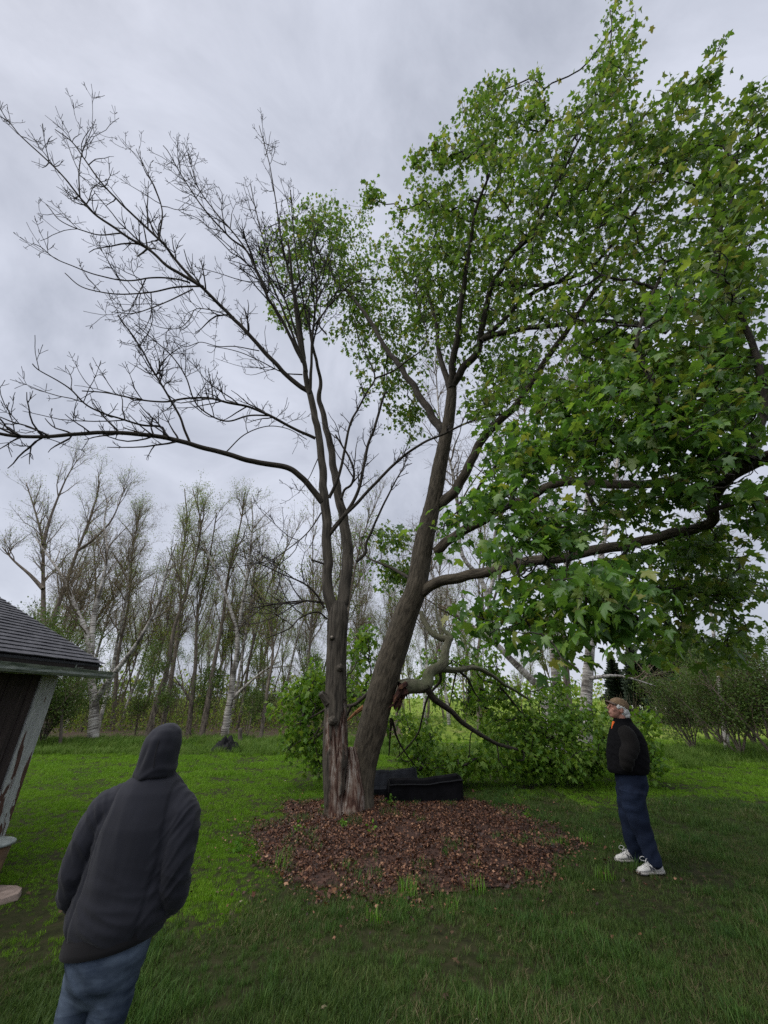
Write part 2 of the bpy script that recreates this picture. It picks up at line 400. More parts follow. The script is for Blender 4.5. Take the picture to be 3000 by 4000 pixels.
# ------------------------------------------------------------------ scattering (uncountable ground cover)
def blade_tuft(name, nb, h, rad, wid, mat, lean=0.35):
    g = Geo()
    for _ in range(nb):
        a, rr = U(0, 6.283), rad * math.sqrt(U(0, 1)); p = np.array([rr * math.cos(a), rr * math.sin(a), -0.01])
        hh = h * U(0.55, 1.15); d = U(0, 6.283); l = hh * U(0.05, lean * 2)
        o = np.array([math.cos(d), math.sin(d), 0]); s = np.array([-math.sin(d), math.cos(d), 0]) * wid * U(0.7, 1.3)
        V = [p - s, p + s, p + o * l * 0.35 + [0, 0, hh * 0.6] - s * 0.8, p + o * l * 0.35 + [0, 0, hh * 0.6] + s * 0.8, p + o * l + [0, 0, hh]]
        g.add(V, [[0, 1, 3], [0, 3, 2], [2, 3, 4]])
    me = g.mesh(name, True); me.materials.append(mat)
    return me
def scatter(name, pts, variants, scale, mat, tilt=0.15, kind='stuff'):
    col = bpy.data.collections.new(name + '_tufts')
    for k, me in enumerate(variants): col.objects.link(bpy.data.objects.new(f'{name}_tuft_{k}', me))
    n = len(pts); me = bpy.data.meshes.new(name)
    me.vertices.add(n); me.vertices.foreach_set('co', np.asarray(pts, float).ravel())
    rot = np.stack([rng.normal(0, tilt, n), rng.normal(0, tilt, n), rng.uniform(0, 6.283, n)], 1)
    a = me.attributes.new('rot', 'FLOAT_VECTOR', 'POINT'); a.data.foreach_set('vector', rot.ravel())
    a = me.attributes.new('scl', 'FLOAT', 'POINT'); a.data.foreach_set('value', np.asarray(scale, float))
    o = link(name, me, mat); o['kind'] = kind
    ng = bpy.data.node_groups.new(name + '_nodes', 'GeometryNodeTree')
    ng.interface.new_socket('Geometry', in_out='INPUT', socket_type='NodeSocketGeometry')
    ng.interface.new_socket('Geometry', in_out='OUTPUT', socket_type='NodeSocketGeometry')
    gi = ng.nodes.new('NodeGroupInput'); go = ng.nodes.new('NodeGroupOutput')
    ip = ng.nodes.new('GeometryNodeInstanceOnPoints'); ci = ng.nodes.new('GeometryNodeCollectionInfo')
    ci.inputs['Collection'].default_value = col; ci.inputs['Separate Children'].default_value = True; ci.inputs['Reset Children'].default_value = True
    ra = ng.nodes.new('GeometryNodeInputNamedAttribute'); ra.data_type = 'FLOAT_VECTOR'; ra.inputs['Name'].default_value = 'rot'
    sa = ng.nodes.new('GeometryNodeInputNamedAttribute'); sa.data_type = 'FLOAT'; sa.inputs['Name'].default_value = 'scl'
    er = ng.nodes.new('FunctionNodeEulerToRotation')
    k = ng.links.new
    k(gi.outputs[0], ip.inputs['Points']); k(ci.outputs[0], ip.inputs['Instance']); ip.inputs['Pick Instance'].default_value = True
    k(ra.outputs['Attribute'], er.inputs[0]); k(er.outputs[0], ip.inputs['Rotation']); k(sa.outputs['Attribute'], ip.inputs['Scale'])
    k(ip.outputs[0], go.inputs[0])
    md = o.modifiers.new('scatter', 'NODES'); md.node_group = ng
    return o

def grass_mat(name, cols, s1=0.7):
    m, t, b, out = mat_new(name)
    p = t.nodes.new('ShaderNodeNewGeometry')
    n1 = _n(t, 'ShaderNodeTexNoise', Scale=s1, Detail=5.0, Roughness=0.65); t.links.new(p.outputs['Position'], n1.inputs['Vector'])
    oi = t.nodes.new('ShaderNodeObjectInfo')
    ad = _n(t, 'ShaderNodeMath', operation='MULTIPLY_ADD'); ad.inputs[1].default_value = 0.55
    t.links.new(p.outputs['Random Per Island'], ad.inputs[0])
    sb = _n(t, 'ShaderNodeMath', operation='SUBTRACT'); sb.inputs[1].default_value = 0.27; t.links.new(n1.outputs[0], sb.inputs[0]); t.links.new(sb.outputs[0], ad.inputs[2])
    r = ramp(t, cols); t.links.new(ad.outputs[0], r.inputs[0]); t.links.new(r.outputs[0], b.inputs['Base Color'])
    b.inputs['Roughness'].default_value = 0.55; b.inputs['Specular IOR Level'].default_value = 0.25
    tr = t.nodes.new('ShaderNodeBsdfTranslucent'); t.links.new(r.outputs[0], tr.inputs[0])
    ms = t.nodes.new('ShaderNodeMixShader'); ms.inputs[0].default_value = 0.35
    t.links.new(b.outputs[0], ms.inputs[1]); t.links.new(tr.outputs[0], ms.inputs[2]); t.links.new(ms.outputs[0], out.inputs[0])
    return m
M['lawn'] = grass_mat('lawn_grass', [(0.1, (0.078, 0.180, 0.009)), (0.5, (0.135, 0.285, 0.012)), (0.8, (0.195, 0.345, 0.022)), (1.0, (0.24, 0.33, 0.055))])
M['shade_grass'] = grass_mat('rough_shaded_grass', [(0.1, (0.030, 0.064, 0.013)), (0.45, (0.056, 0.110, 0.019)), (0.75, (0.092, 0.145, 0.030)), (0.95, (0.16, 0.15, 0.065))], 1.2)  # olive rough turf; crown shade and lens vignetting are also put into the colour
M['tall_grass'] = grass_mat('tall_grass', [(0.1, (0.055, 0.12, 0.016)), (0.5, (0.10, 0.195, 0.022)), (0.8, (0.16, 0.24, 0.045)), (1.0, (0.22, 0.20, 0.09))], 0.9)
M['tuft_bright'] = leafmat('bright_grass', [(0.0, (0.075, 0.19, 0.012)), (1.0, (0.14, 0.29, 0.03))], 0.35, 0.5, 0.3)

def visible_x(Y): return 1.12 * Y * 1.05 + 1.0
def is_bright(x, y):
    """mown brighter lawn left of the tree and beyond; rougher olive turf, coloured darker for shade, under the crown and in front"""
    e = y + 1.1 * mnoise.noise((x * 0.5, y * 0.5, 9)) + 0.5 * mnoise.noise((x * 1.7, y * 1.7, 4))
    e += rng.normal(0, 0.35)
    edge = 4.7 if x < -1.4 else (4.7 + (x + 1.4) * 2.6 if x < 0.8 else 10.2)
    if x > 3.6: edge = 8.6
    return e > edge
def lawn_points(nb):
    A, B = [], []
    rows = [(0.9, 2.0, 420), (2.0, 4.0, 620), (4.0, 7.0, 480), (7.0, 11.0, 240), (11.0, 16.0, 120), (16.0, 21.0, 50)]
    for y0, y1, d in rows:
        w = visible_x(y1); n = int(2 * w * (y1 - y0) * d)
        xs_ = rng.uniform(-w, w, n); ys_ = rng.uniform(y0, y1, n)
        for x, y in zip(xs_, ys_):
            if abs(x) > visible_x(y): continue
            if x < -5.0 and y < 6.8: continue
            if math.hypot(x + 3.9, y - 5.1) < 0.28 and y < 5.4: continue
            f = bed_f(x, y)
            if f < 0.86 or (f < 1.10 and rng.random() > ((f - 0.86) / 0.24) ** 1.6): continue
            if y < 21:
                bare = mnoise.noise((x * 0.8, y * 0.8, 21)) + 0.6 * mnoise.noise((x * 2.5, y * 2.5, 5))
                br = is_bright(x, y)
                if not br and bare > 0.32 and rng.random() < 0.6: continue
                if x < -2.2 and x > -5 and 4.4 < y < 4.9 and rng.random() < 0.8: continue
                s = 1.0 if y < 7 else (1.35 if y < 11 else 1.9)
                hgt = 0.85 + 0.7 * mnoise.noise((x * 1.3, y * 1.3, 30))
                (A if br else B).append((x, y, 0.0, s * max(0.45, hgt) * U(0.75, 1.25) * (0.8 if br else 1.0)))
    return np.array(A), np.array(B)
LA, LB = lawn_points(0)
tv = [blade_tuft('t', 30, 0.046, 0.055, 0.0019, M['lawn']) for _ in range(4)]
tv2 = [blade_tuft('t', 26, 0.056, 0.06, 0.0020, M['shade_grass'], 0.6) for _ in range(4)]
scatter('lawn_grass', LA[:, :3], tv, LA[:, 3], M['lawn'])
scatter('rough_shaded_grass', LB[:, :3], tv2, LB[:, 3], M['shade_grass'])
# longer clumps and dry wisps in the rough turf
lg = LB[rng.random(len(LB)) < 0.16]
lg = lg[[mnoise.noise((p[0] * 1.1, p[1] * 1.1, 40)) + 0.5 * mnoise.noise((p[0] * 3, p[1] * 3, 41)) > 0.12 for p in lg]]
M['long_grass'] = grass_mat('long_grass', [(0.1, (0.030, 0.075, 0.016)), (0.5, (0.055, 0.125, 0.022)), (0.9, (0.10, 0.185, 0.03))], 1.6)
M['dry_grass'] = grass_mat('dry_grass', [(0.1, (0.07, 0.062, 0.028)), (0.6, (0.15, 0.125, 0.06)), (1.0, (0.24, 0.20, 0.11))], 2.0)
scatter('long_grass', lg[:, :3], [blade_tuft('t', 30, 0.095, 0.055, 0.0021, M['long_grass'], 0.5) for _ in range(4)], lg[:, 3], M['long_grass'])
dg_ = LB[rng.random(len(LB)) < 0.30]
dg_ = dg_[[mnoise.noise((p[0] * 0.7, p[1] * 0.7, 50)) + 0.4 * mnoise.noise((p[0] * 2.4, p[1] * 2.4, 51)) > -0.02 for p in dg_]]
scatter('dry_grass', dg_[:, :3], [blade_tuft('t', 14, 0.055, 0.06, 0.0018, M['dry_grass'], 0.9) for _ in range(3)], dg_[:, 3], M['dry_grass'])
bg_ = []
while len(bg_) < 420:
    x, y = U(-2.2, 2.8), U(5, 9.8); f = bed_f(x, y)
    if f > 0.98 or mnoise.noise((x * 1.6, y * 1.6, 70)) < 0.02 + 0.45 * (1 - f): continue
    bg_.append((x, y, bed_h(x, y), U(0.5, 1.1)))
bg_ = np.array(bg_); scatter('bed_grass', bg_[:, :3], [blade_tuft('t', 9, 0.10, 0.05, 0.0026, M['long_grass'], 0.6) for _ in range(4)], bg_[:, 3], M['long_grass'])
# tall weeds along the lawn's far edge
pts = []
for _ in range(9000):
    y = U(14.6, 20.8); x = U(-24, 22)
    lim = 15.6 + 1.2 * mnoise.noise((x * 0.3, 0, 3)) if x < 2 else 13.2 + 1.5 * mnoise.noise((x * 0.3, 0, 5))
    if x > 2: y -= 2.5
    if y < lim or (x > 2 and y > 17.5): continue
    if mnoise.noise((x * 0.45, y * 0.6, 8)) < -0.25: continue
    pts.append((x, y, 0.0, U(0.18, 0.5) + 0.45 * max(0, mnoise.noise((x * 0.8, y * 0.8, 12)) + 0.25) + 0.25 * min(1, (y - lim) / 2)))
pts = np.array(pts)
tv3 = [blade_tuft('t', 30, 0.34, 0.16, 0.007, M['tall_grass'], 0.5) for _ in range(4)]
scatter('tall_weeds', pts[:, :3], tv3, pts[:, 3], M['tall_grass'])
pts = []
for _ in range(7000):
    y = U(20.5, 46); x = U(-34, 34)
    if mnoise.noise((x * 0.2, y * 0.2, 18)) < (0.1 if x < 2 else -0.5): continue
    pts.append((x, y, 0.0, U(0.25, 0.7)))
pts = np.array(pts)
scatter('meadow_grass', pts[:, :3], tv3, pts[:, 3], M['tall_grass'])

# ------------------------------------------------------------------ leaves
def leaf_template(detail=1, curl=0.18, fold=0.0, skew=0.0):
    h = [(0.05, -0.02), (0.22, -0.10), (0.36, -0.02), (0.30, 0.10), (0.27, 0.16), (0.40, 0.24), (0.56, 0.46), (0.44, 0.47), (0.40, 0.56), (0.30, 0.50), (0.20, 0.50), (0.24, 0.66), (0.18, 0.72), (0.13, 0.84), (0.0, 1.05)]
    if detail == 0: h = [(0.04, -0.02), (0.34, -0.04), (0.27, 0.17), (0.56, 0.47), (0.22, 0.52), (0.20, 0.72), (0.0, 1.05)]
    pts = h + [(-x, y) for x, y in reversed(h[:-1])]
    V = [(0, 0.32, 0.0)] + [(x, y, -curl * (x * x * 1.6) - curl * 0.9 * max(0, y - 0.2) ** 2 + 0.02 * (i % 2)) for i, (x, y) in enumerate(pts)]
    V = np.array(V); V[:, 2] += fold * np.abs(V[:, 0]) + skew * V[:, 0] * V[:, 1]; V[:, 0] *= 1 + 0.12 * skew
    n = len(pts); F = [[0, 1 + (i + 1) % n, 1 + i] for i in range(n)]
    return V, np.array(F)[:, ::-1]
LT = {k: [leaf_template(k, *c) for c in ((0.12, 0.1, 0.2), (0.35, 0.25, -0.3), (0.6, 0.1, 0.3), (-0.15, 0.35, 0.1), (0.8, 0.45, -0.2), (0.3, -0.3, 0.5), (0.5, 0.0, -0.6))] for k in (0, 1)}

def leaf_frames(n, droop=(0.2, 1.1), outward=None, flat=0.35):
    """x,y,z axes per leaf: y along midrib (out and down), z = upper face"""
    az = rng.uniform(0, 2 * math.pi, n); dr = rng.uniform(*droop, n)
    y = np.stack([np.cos(az) * np.cos(dr), np.sin(az) * np.cos(dr), -np.sin(dr)], 1)
    if outward is not None:
        y[:, :2] += outward[:, :2] * 0.6; y /= np.linalg.norm(y, axis=1)[:, None]
    up = np.stack([rng.normal(0, flat, n), rng.normal(0, flat, n), np.ones(n)], 1)
    x = np.cross(y, up); x /= np.linalg.norm(x, axis=1)[:, None] + 1e-9
    z = np.cross(x, y)
    return x, y, z
def leaf_cloud(g, P, size, detail=0, frames_=None):
    n = len(P)
    if not n: return
    x, y, z = leaf_frames(n) if frames_ is None else frames_
    pick = rng.integers(0, 7, n)
    for k in range(7):
        m = pick == k
        if not m.any(): continue
        V, F = LT[detail][k]
        R = np.stack([x[m], y[m], z[m]], 1)            # (n,3axis,3)
        W_ = np.einsum('vi,nij->nvj', V, R) * size[m][:, None, None] + P[m][:, None, :]
        nv = len(V); Fi = (np.arange(m.sum())[:, None, None] * nv + F[None]).reshape(-1, 3)
        g.add(W_.reshape(-1, 3), Fi)

# fallen leaves on the bed
P = []
while len(P) < 46000:
    x = U(BED_C[0] - 3, BED_C[0] + 3); y = U(BED_C[1] - 3, BED_C[1] + 3)
    f = bed_f(x, y)
    if f > 0.93 and rng.random() > max(0.015, 0.75 - (f - 0.93) * 4.0): continue
    if f > 1.5: continue
    if mnoise.noise((x * 2.3, y * 2.3, 60)) + 0.6 * mnoise.noise((x * 6, y * 6, 61)) > 0.30 and rng.random() < 0.8: continue
    P.append((x, y, max(bed_h(x, y), 0.0) + U(0.008, 0.045)))
P = np.array(P); n = len(P)
az = rng.uniform(0, 6.283, n); t1 = rng.normal(0, 0.55, n); t2 = rng.normal(0, 0.6, n)
yv = np.stack([np.cos(az), np.sin(az), t1], 1); yv /= np.linalg.norm(yv, axis=1)[:, None]
up = np.stack([t2 * np.sin(az), -t2 * np.cos(az), np.ones(n)], 1); xv = np.cross(yv, up); xv /= np.linalg.norm(xv, axis=1)[:, None]; zv = np.cross(xv, yv)
g = Geo(); leaf_cloud(g, P, np.where(rng.random(n) < 0.04, rng.uniform(0.04, 0.06, n), rng.uniform(0.011, 0.034, n)), 0, (xv, yv, zv))
put('leaf_litter', g, M['litter'], kind='stuff')

# bits of dead leaf, petals and twigs lying in the lawn
P = np.stack([rng.uniform(-4.5, 6.5, 420), rng.uniform(2.2, 11, 420), rng.uniform(0.02, 0.05, 420)], 1)
g = Geo(); leaf_cloud(g, P, rng.uniform(0.012, 0.045, len(P)), 0, leaf_frames(len(P), (-0.4, 0.4)))
M['debris'] = leafmat('lawn_debris', [(0.0, (0.04, 0.022, 0.013)), (0.8, (0.10, 0.065, 0.035)), (1.0, (0.30, 0.28, 0.19))], 0.1, 0.7, 0.2)
put('lawn_debris', g, M['debris'], kind='stuff')

# ------------------------------------------------------------------ tree growth
def limb(fr, pts, Y0, Y1, r0, r1, ease=1.0):
    n = len(pts); t = np.array([0] + list(np.cumsum([math.dist(pts[i], pts[i + 1]) for i in range(n - 1)]))); t /= t[-1]
    P = np.array([at(*px(fr, *p), Y0 + (Y1 - Y0) * tt ** ease) for p, tt in zip(pts, t)])
    return P, r0 + (r1 - r0) * t ** 0.8
def traced(fr, pts):
    """pts: (x, y, half width in frame pixels, Y)"""
    P, R = [], []
    for x, y, hw, Yd in pts:
        q = px(fr, x, y); P.append(at(*q, Yd)); R.append(hw / FR[fr][2] / FPX * depth(*q, Yd))
    return np.array(P), np.array(R)

def wander(p, d, length, k, up, jit, out=None):
    P = [np.array(p, float)]; d = norm(d); st = length / k
    for i in range(k):
        d = d + rng.normal(0, jit, 3); d[2] += up; d = norm(d); P.append(P[-1] + d * st)
    return np.array(P)
def grow(P, R, lvl, out, par, t0=0.12):
    """side shoots in opposite pairs along P"""
    s = np.concatenate([[0], np.cumsum(np.linalg.norm(np.diff(P, axis=0), axis=1))]); Ln = s[-1]
    k = int(Ln * par['dens'][lvl] * U(0.85, 1.15)) + (1 if lvl == 0 else 0)
    if k < 1: return
    tw = U(0, 6.283)
    for t in np.sort(rng.uniform(t0, 0.97, k)):
        q = t * Ln; i = min(len(P) - 2, int(np.searchsorted(s, q)) - 1); i = max(i, 0)
        w = (q - s[i]) / max(s[i + 1] - s[i], 1e-6); p = P[i] * (1 - w) + P[i + 1] * w; r = R[i] * (1 - w) + R[i + 1] * w
        T = norm(P[i + 1] - P[i]); tw += 1.57 + U(-0.5, 0.5)
        a = np.array([0, 0, 1.0]) if abs(T[2]) < 0.9 else np.array([1.0, 0, 0])
        x = norm(np.cross(a, T)); y = np.cross(T, x)
        for sgn in ((1, -1) if rng.random() < par['pair'][lvl] else (rng.choice([-1, 1]),)):
            ang = math.radians(U(*par['ang'])); e = x * math.cos(tw) + y * math.sin(tw)
            d = T * math.cos(ang) + e * math.sin(ang) * sgn
            d[2] += par['lift'][lvl]
            ln = par['len'][lvl] * U(0.5, 1.25) * (1.15 - 0.7 * t)
            kk = par['k'][lvl]
            C = wander(p, d, ln, kk, par['up'][lvl], par['jit'])
            c0 = min(r * 0.75, par['r'][lvl] * (0.6 + 0.6 * ln / par['len'][lvl])); CR = np.linspace(c0, max(c0 * 0.35, par['rmin']), kk + 1)
            out[lvl].append((C, CR))
            if lvl > 0: grow(C, CR, lvl - 1, out, par, 0.1)

# ================================================================== dead maple (left stem)
dead = thing('dead_maple', 'bare leafless maple with rotting split trunk in the leaf bed', 'tree', (-0.7, 7.8, 0))
def bark_disp(amp, seed, kk=9.0, along=2.2, holes=None, flare=0.0, fz=0.5):
    def f(th, s, P, D, RR):
        out = np.zeros_like(RR); wd = np.zeros_like(RR)
        for i in range(len(s)):
            for j in range(len(th)):
                t = th[j] % (2 * math.pi)
                cx, cy = math.cos(t), math.sin(t)
                v = mnoise.noise((cx * kk * 0.5, cy * kk * 0.5, s[i] * along + seed))
                v2 = mnoise.noise((cx * 1.3, cy * 1.3, s[i] * 0.9 + seed))
                o = amp * (1 - abs(v) * 2.0) + v2 * RR[i, j] * 0.10
                if flare:
                    fl = math.exp(-P[i][2] / fz); lobes = 0.6 + 0.6 * mnoise.noise((cx * 1.6, cy * 1.6, seed + 5))
                    o += flare * fl * lobes
                if holes is not None:
                    h = holes(D[i, j], P[i] + D[i, j] * RR[i, j], s[i], cx, cy)
                    o -= 0.045 * h; wd[i, j] = min(1.0, h)
                out[i, j] = o
        return out, wd
    return f
def dead_hole(d, p, s, cx, cy):
    """bark missing on the lower trunk, streaky edges"""
    z = p[2]
    if z > 1.75: return 0.0
    v = mnoise.noise((p[0] * 9, p[1] * 9, z * 0.9)) + 0.5 * mnoise.noise((p[0] * 25, p[1] * 25, z * 2.5))
    face = -d[1] * 0.5 + d[0] * 0.55
    lim = -0.12 + 0.5 * max(0, (z - 0.5)) ** 1.2 - 0.6 * face
    return 1.0 if v > lim else 0.0
P0, R0 = traced('c', [(512, 1375, 62, 7.80), (512, 1250, 60, 7.80), (512, 1100, 70, 7.80), (513, 950, 75, 7.80), (513, 800, 75, 7.79), (515, 600, 68, 7.78), (518, 400, 64, 7.77), (525, 200, 63, 7.76), (530, 60, 65, 7.75), (533, -20, 60, 7.75), (533, -80, 44, 7.75)])
Pt, Rt = resample(P0, R0, 0.03)
g = Geo(); tube(g, Pt - np.array(dead.location), Rt, 72, bark_disp(0.013, 3.0, 18, 3.5, dead_hole, 0.085, 0.25), attrf=None)
put('trunk', g, M['bark_dead'], dead, attr='wood')
def rot_disp(th, s_, P, D, RR):
    m = np.array([[0.026 * (1 - 2 * abs(mnoise.noise((math.cos(t % 6.2832) * 5, math.sin(t % 6.2832) * 5, q * 2.0)))) + 0.03 * mnoise.noise((math.cos(t % 6.2832) * 2, math.sin(t % 6.2832) * 2, q * 2.5)) for t in th] for q in s_])
    return m * (RR > 0.02), np.ones_like(RR)
g = Geo(); Pr, Rr = resample([(-0.60, 7.96, -0.02), (-0.57, 7.99, 0.35), (-0.58, 8.0, 0.62), (-0.59, 8.01, 0.85), (-0.60, 8.02, 1.0)], [0.25, 0.20, 0.15, 0.09, 0.04], 0.03)
tube(g, Pr - np.array(dead.location), Rr, 48, rot_disp); put('rotten_wood', g, M['bark_dead'], dead, attr='wood')
DL = Vector(dead.location); DLn = np.array(DL)
def dlimb(name, P, R, n=10, step=0.06, mat=None, par=dead, off=None, amp=0.05):
    P, R = resample(P, R, step)
    wig = np.stack([vnoise(P * 1.7 + k * 10, 2) for k in range(3)], 1) * np.minimum(R * 0.6, 0.05)[:, None]
    wig[0] = 0
    P = P + wig
    g = Geo(); tube(g, P - (DLn if off is None else off), R, n, lambda th, s, PP, D, RR: RR * amp * np.sin(th[None, :] * 3 + s[:, None] * 6))
    put(name, g, mat or M['branch'], par)
    return P, R
stems = []
S1 = traced('b', [(432, 2140, 34, 7.75), (412, 2040, 31, 7.74), (386, 1900, 28, 7.7), (383, 1700, 26, 7.65), (376, 1500, 25, 7.6), (366, 1380, 22, 7.55), (356, 1230, 20, 7.5), (328, 1040, 18, 7.4), (300, 920, 17, 7.3), (280, 850, 16, 7.2), (262, 740, 12, 7.0), (240, 600, 11, 6.8), (222, 470, 10, 6.6), (205, 330, 8, 6.3), (190, 200, 6.5, 6.0), (175, 60, 5, 5.7)])
S2 = traced('b', [(440, 2140, 34, 7.78), (456, 2040, 33, 7.82), (482, 1900, 32, 7.9), (488, 1700, 30, 8.0), (472, 1560, 26, 8.05), (447, 1420, 22, 8.1), (408, 1230, 19, 8.1), (386, 1100, 17, 8.05), (352, 960, 14, 8.0), (338, 880, 12, 7.9), (350, 800, 9, 7.8), (300, 600, 7, 7.3), (285, 420, 6, 7.0)])
for q in (S1, S2): stems.append(dlimb('stem', *q, n=14, mat=M['bark_dead']))
br = []
def B_(fr, pts, Y0, Y1, r0, r1, n=8): br.append(dlimb('branch', *limb(fr, pts, Y0, Y1, r0 * 1.15, r1 * 1.5), n=n))
B_('a', [(1492, 1850), (1440, 1785), (1390, 1735), (1320, 1690), (1200, 1670), (1050, 1630), (880, 1580), (720, 1545), (540, 1530), (380, 1535), (240, 1548), (80, 1545), (-60, 1520)], 7.55, 5.0, 0.062, 0.016)
B_('a', [(880, 1580), (830, 1450), (780, 1360), (720, 1260), (660, 1150), (600, 1060), (545, 985)], 6.6, 5.4, 0.024, 0.008, 6)
B_('a', [(760, 1560), (752, 1505), (660, 1495), (560, 1465), (480, 1440), (400, 1400), (330, 1330), (270, 1290), (180, 1240), (150, 1210)], 6.4, 5.0, 0.024, 0.006, 6)
B_('a', [(240, 1548), (130, 1500), (60, 1480), (0, 1455)], 5.5, 5.0, 0.014, 0.006, 6)
B_('a', [(1460, 1555), (1340, 1500), (1250, 1450), (1150, 1410), (1060, 1390), (960, 1368), (860, 1370), (760, 1385), (640, 1375), (500, 1345), (380, 1335)], 7.5, 5.4, 0.034, 0.007, 7)
B_('a', [(1250, 1450), (1160, 1450), (1050, 1475), (960, 1440), (900, 1380), (860, 1270), (800, 1180), (700, 1090), (620, 1020)], 7.1, 5.5, 0.018, 0.006, 6)
B_('a', [(1045, 1620), (1130, 1540), (1230, 1500), (1330, 1510), (1420, 1560)], 7.0, 7.4, 0.012, 0.006, 6)
B_('a', [(1430, 1340), (1370, 1300), (1230, 1160), (1060, 980), (940, 860), (860, 780), (740, 640), (640, 545), (550, 460), (460, 360), (390, 260), (330, 180), (255, 125)], 7.3, 4.5, 0.055, 0.007, 9)
B_('a', [(940, 855), (830, 790), (770, 755), (700, 690), (560, 600), (430, 510), (370, 440), (290, 340), (200, 250), (100, 160), (40, 90), (-10, 60)], 6.0, 4.2, 0.036, 0.007, 8)
B_('a', [(930, 850), (800, 857), (690, 880), (560, 887), (450, 875), (370, 850), (300, 790)], 6.0, 5.0, 0.020, 0.006, 6)
B_('a', [(880, 835), (800, 815), (700, 812), (590, 825), (450, 800), (330, 755), (250, 720), (190, 670), (155, 655)], 5.9, 4.6, 0.019, 0.005, 6)
B_('a', [(560, 605), (460, 612), (390, 595), (320, 570), (270, 540), (230, 490), (212, 470)], 5.2, 4.6, 0.015, 0.005, 6)
B_('a', [(740, 640), (740, 600), (750, 500), (720, 400), (690, 340), (640, 240), (630, 215)], 5.4, 4.7, 0.019, 0.005, 6)
B_('a', [(370, 435), (365, 330), (380, 230), (410, 160), (443, 78)], 4.8, 4.4, 0.015, 0.004, 6)
B_('a', [(890, 865), (800, 910), (720, 945), (620, 975), (520, 970)], 5.9, 5.3, 0.014, 0.005, 6)
B_('a', [(1400, 1200), (1310, 1020), (1240, 900), (1150, 700), (1060, 620), (950, 500), (880, 400), (830, 320), (780, 230), (755, 200)], 7.0, 4.8, 0.040, 0.006, 8)
B_('a', [(1240, 880), (1180, 760), (1110, 640), (1000, 510), (920, 400), (890, 310), (870, 230)], 6.2, 5.0, 0.024, 0.006, 7)
B_('a', [(1200, 1150), (1090, 1130), (1010, 1130), (930, 1110), (860, 1130), (780, 1100)], 7.0, 6.0, 0.013, 0.004, 6)
B_('a', [(1400, 1260), (1310, 1250), (1190, 1190), (1090, 1150), (960, 1125)], 7.3, 6.4, 0.016, 0.005, 6)
B_('a', [(1080, 990), (1090, 1010), (1010, 970), (910, 955), (880, 1000), (830, 1045), (740, 1040), (640, 1000)], 6.4, 5.6, 0.012, 0.004, 6)
B_('a', [(1410, 1190), (1380, 950), (1340, 800), (1300, 620), (1275, 450), (1250, 300), (1225, 200), (1200, 108)], 7.0, 5.2, 0.032, 0.006, 7)
B_('a', [(1440, 1080), (1400, 900), (1370, 700), (1350, 500), (1345, 405)], 7.0, 5.6, 0.024, 0.006, 7)
B_('a', [(1300, 1020), (1200, 830), (1120, 720), (1010, 620), (920, 540), (840, 510)], 6.6, 5.4, 0.016, 0.005, 6)
B_('a', [(1380, 900), (1280, 830), (1150, 830), (1010, 790), (900, 760)], 6.8, 5.9, 0.016, 0.004, 6)
B_('b', [(395, 1445), (445, 1330), (480, 1180), (512, 1040), (560, 950), (600, 870), (640, 780), (560, 600), (530, 480)], 7.55, 6.4, 0.034, 0.008, 8)
B_('b', [(400, 1640), (460, 1560), (540, 1440), (570, 1340), (600, 1170), (640, 1060), (690, 895), (710, 872)], 7.6, 6.9, 0.036, 0.018, 8)
B_('b', [(405, 1625), (470, 1545), (560, 1460), (640, 1370), (760, 1250), (900, 1150), (1000, 1105), (1180, 1025), (1380, 985)], 7.6, 6.4, 0.036, 0.012, 8)
B_('b', [(540, 1790), (592, 1740), (600, 1680), (680, 1500), (740, 1380), (800, 1270), (815, 1200)], 7.95, 7.6, 0.034, 0.008, 7)
B_('b', [(640, 800), (740, 760), (820, 700), (900, 640), (920, 550), (860, 330), (880, 270)], 6.7, 6.0, 0.020, 0.006, 6)
B_('b', [(380, 560), (340, 500), (400, 400), (500, 300), (570, 270), (680, 262)], 6.6, 5.9, 0.020, 0.006, 6)
B_('b', [(300, 690), (320, 560), (360, 450), (500, 290), (530, 180)], 7.0, 5.8, 0.022, 0.005, 6)
B_('b', [(460, 1450), (480, 1400), (515, 1375), (530, 1310), (500, 1220), (430, 1105)], 8.0, 7.8, 0.028, 0.014, 7)
B_('b', [(365, 2010), (250, 2000), (90, 2020), (-60, 2050)], 7.7, 6.8, 0.022, 0.006, 6)
B_('b', [(370, 2040), (320, 1960), (250, 1900), (130, 1850), (0, 1790)], 7.7, 6.9, 0.020, 0.006, 6)
B_('b', [(385, 2100), (330, 2060), (240, 2090), (180, 2150), (60, 2200)], 7.7, 7.0, 0.018, 0.006, 6)
B_('b', [(352, 1525), (290, 1620), (200, 1700), (90, 1780), (0, 1830)], 7.6, 6.9, 0.016, 0.005, 6)
B_('b', [(340, 1220), (290, 1330), (230, 1420)], 7.5, 7.2, 0.012, 0.004, 6)
B_('b', [(390, 1810), (320, 1785), (298, 1778)], 7.65, 7.5, 0.020, 0.014, 6)
B_('a', [(1420, 1250), (1350, 1000), (1290, 840), (1220, 640), (1180, 480), (1160, 380)], 7.2, 5.6, 0.030, 0.007, 7)
B_('b', [(265, 760), (230, 640), (140, 420), (60, 230), (10, 80)], 7.0, 5.6, 0.034, 0.008, 7)
B_('b', [(290, 880), (300, 700), (310, 520), (330, 300), (300, 120), (320, -40)], 7.2, 5.8, 0.036, 0.008, 7)
B_('b', [(310, 520), (380, 420), (450, 300), (420, 150)], 6.6, 6.0, 0.018, 0.006, 6)
B_('b', [(225, 480), (290, 340), (310, 180), (350, 40)], 6.6, 5.8, 0.020, 0.006, 6)
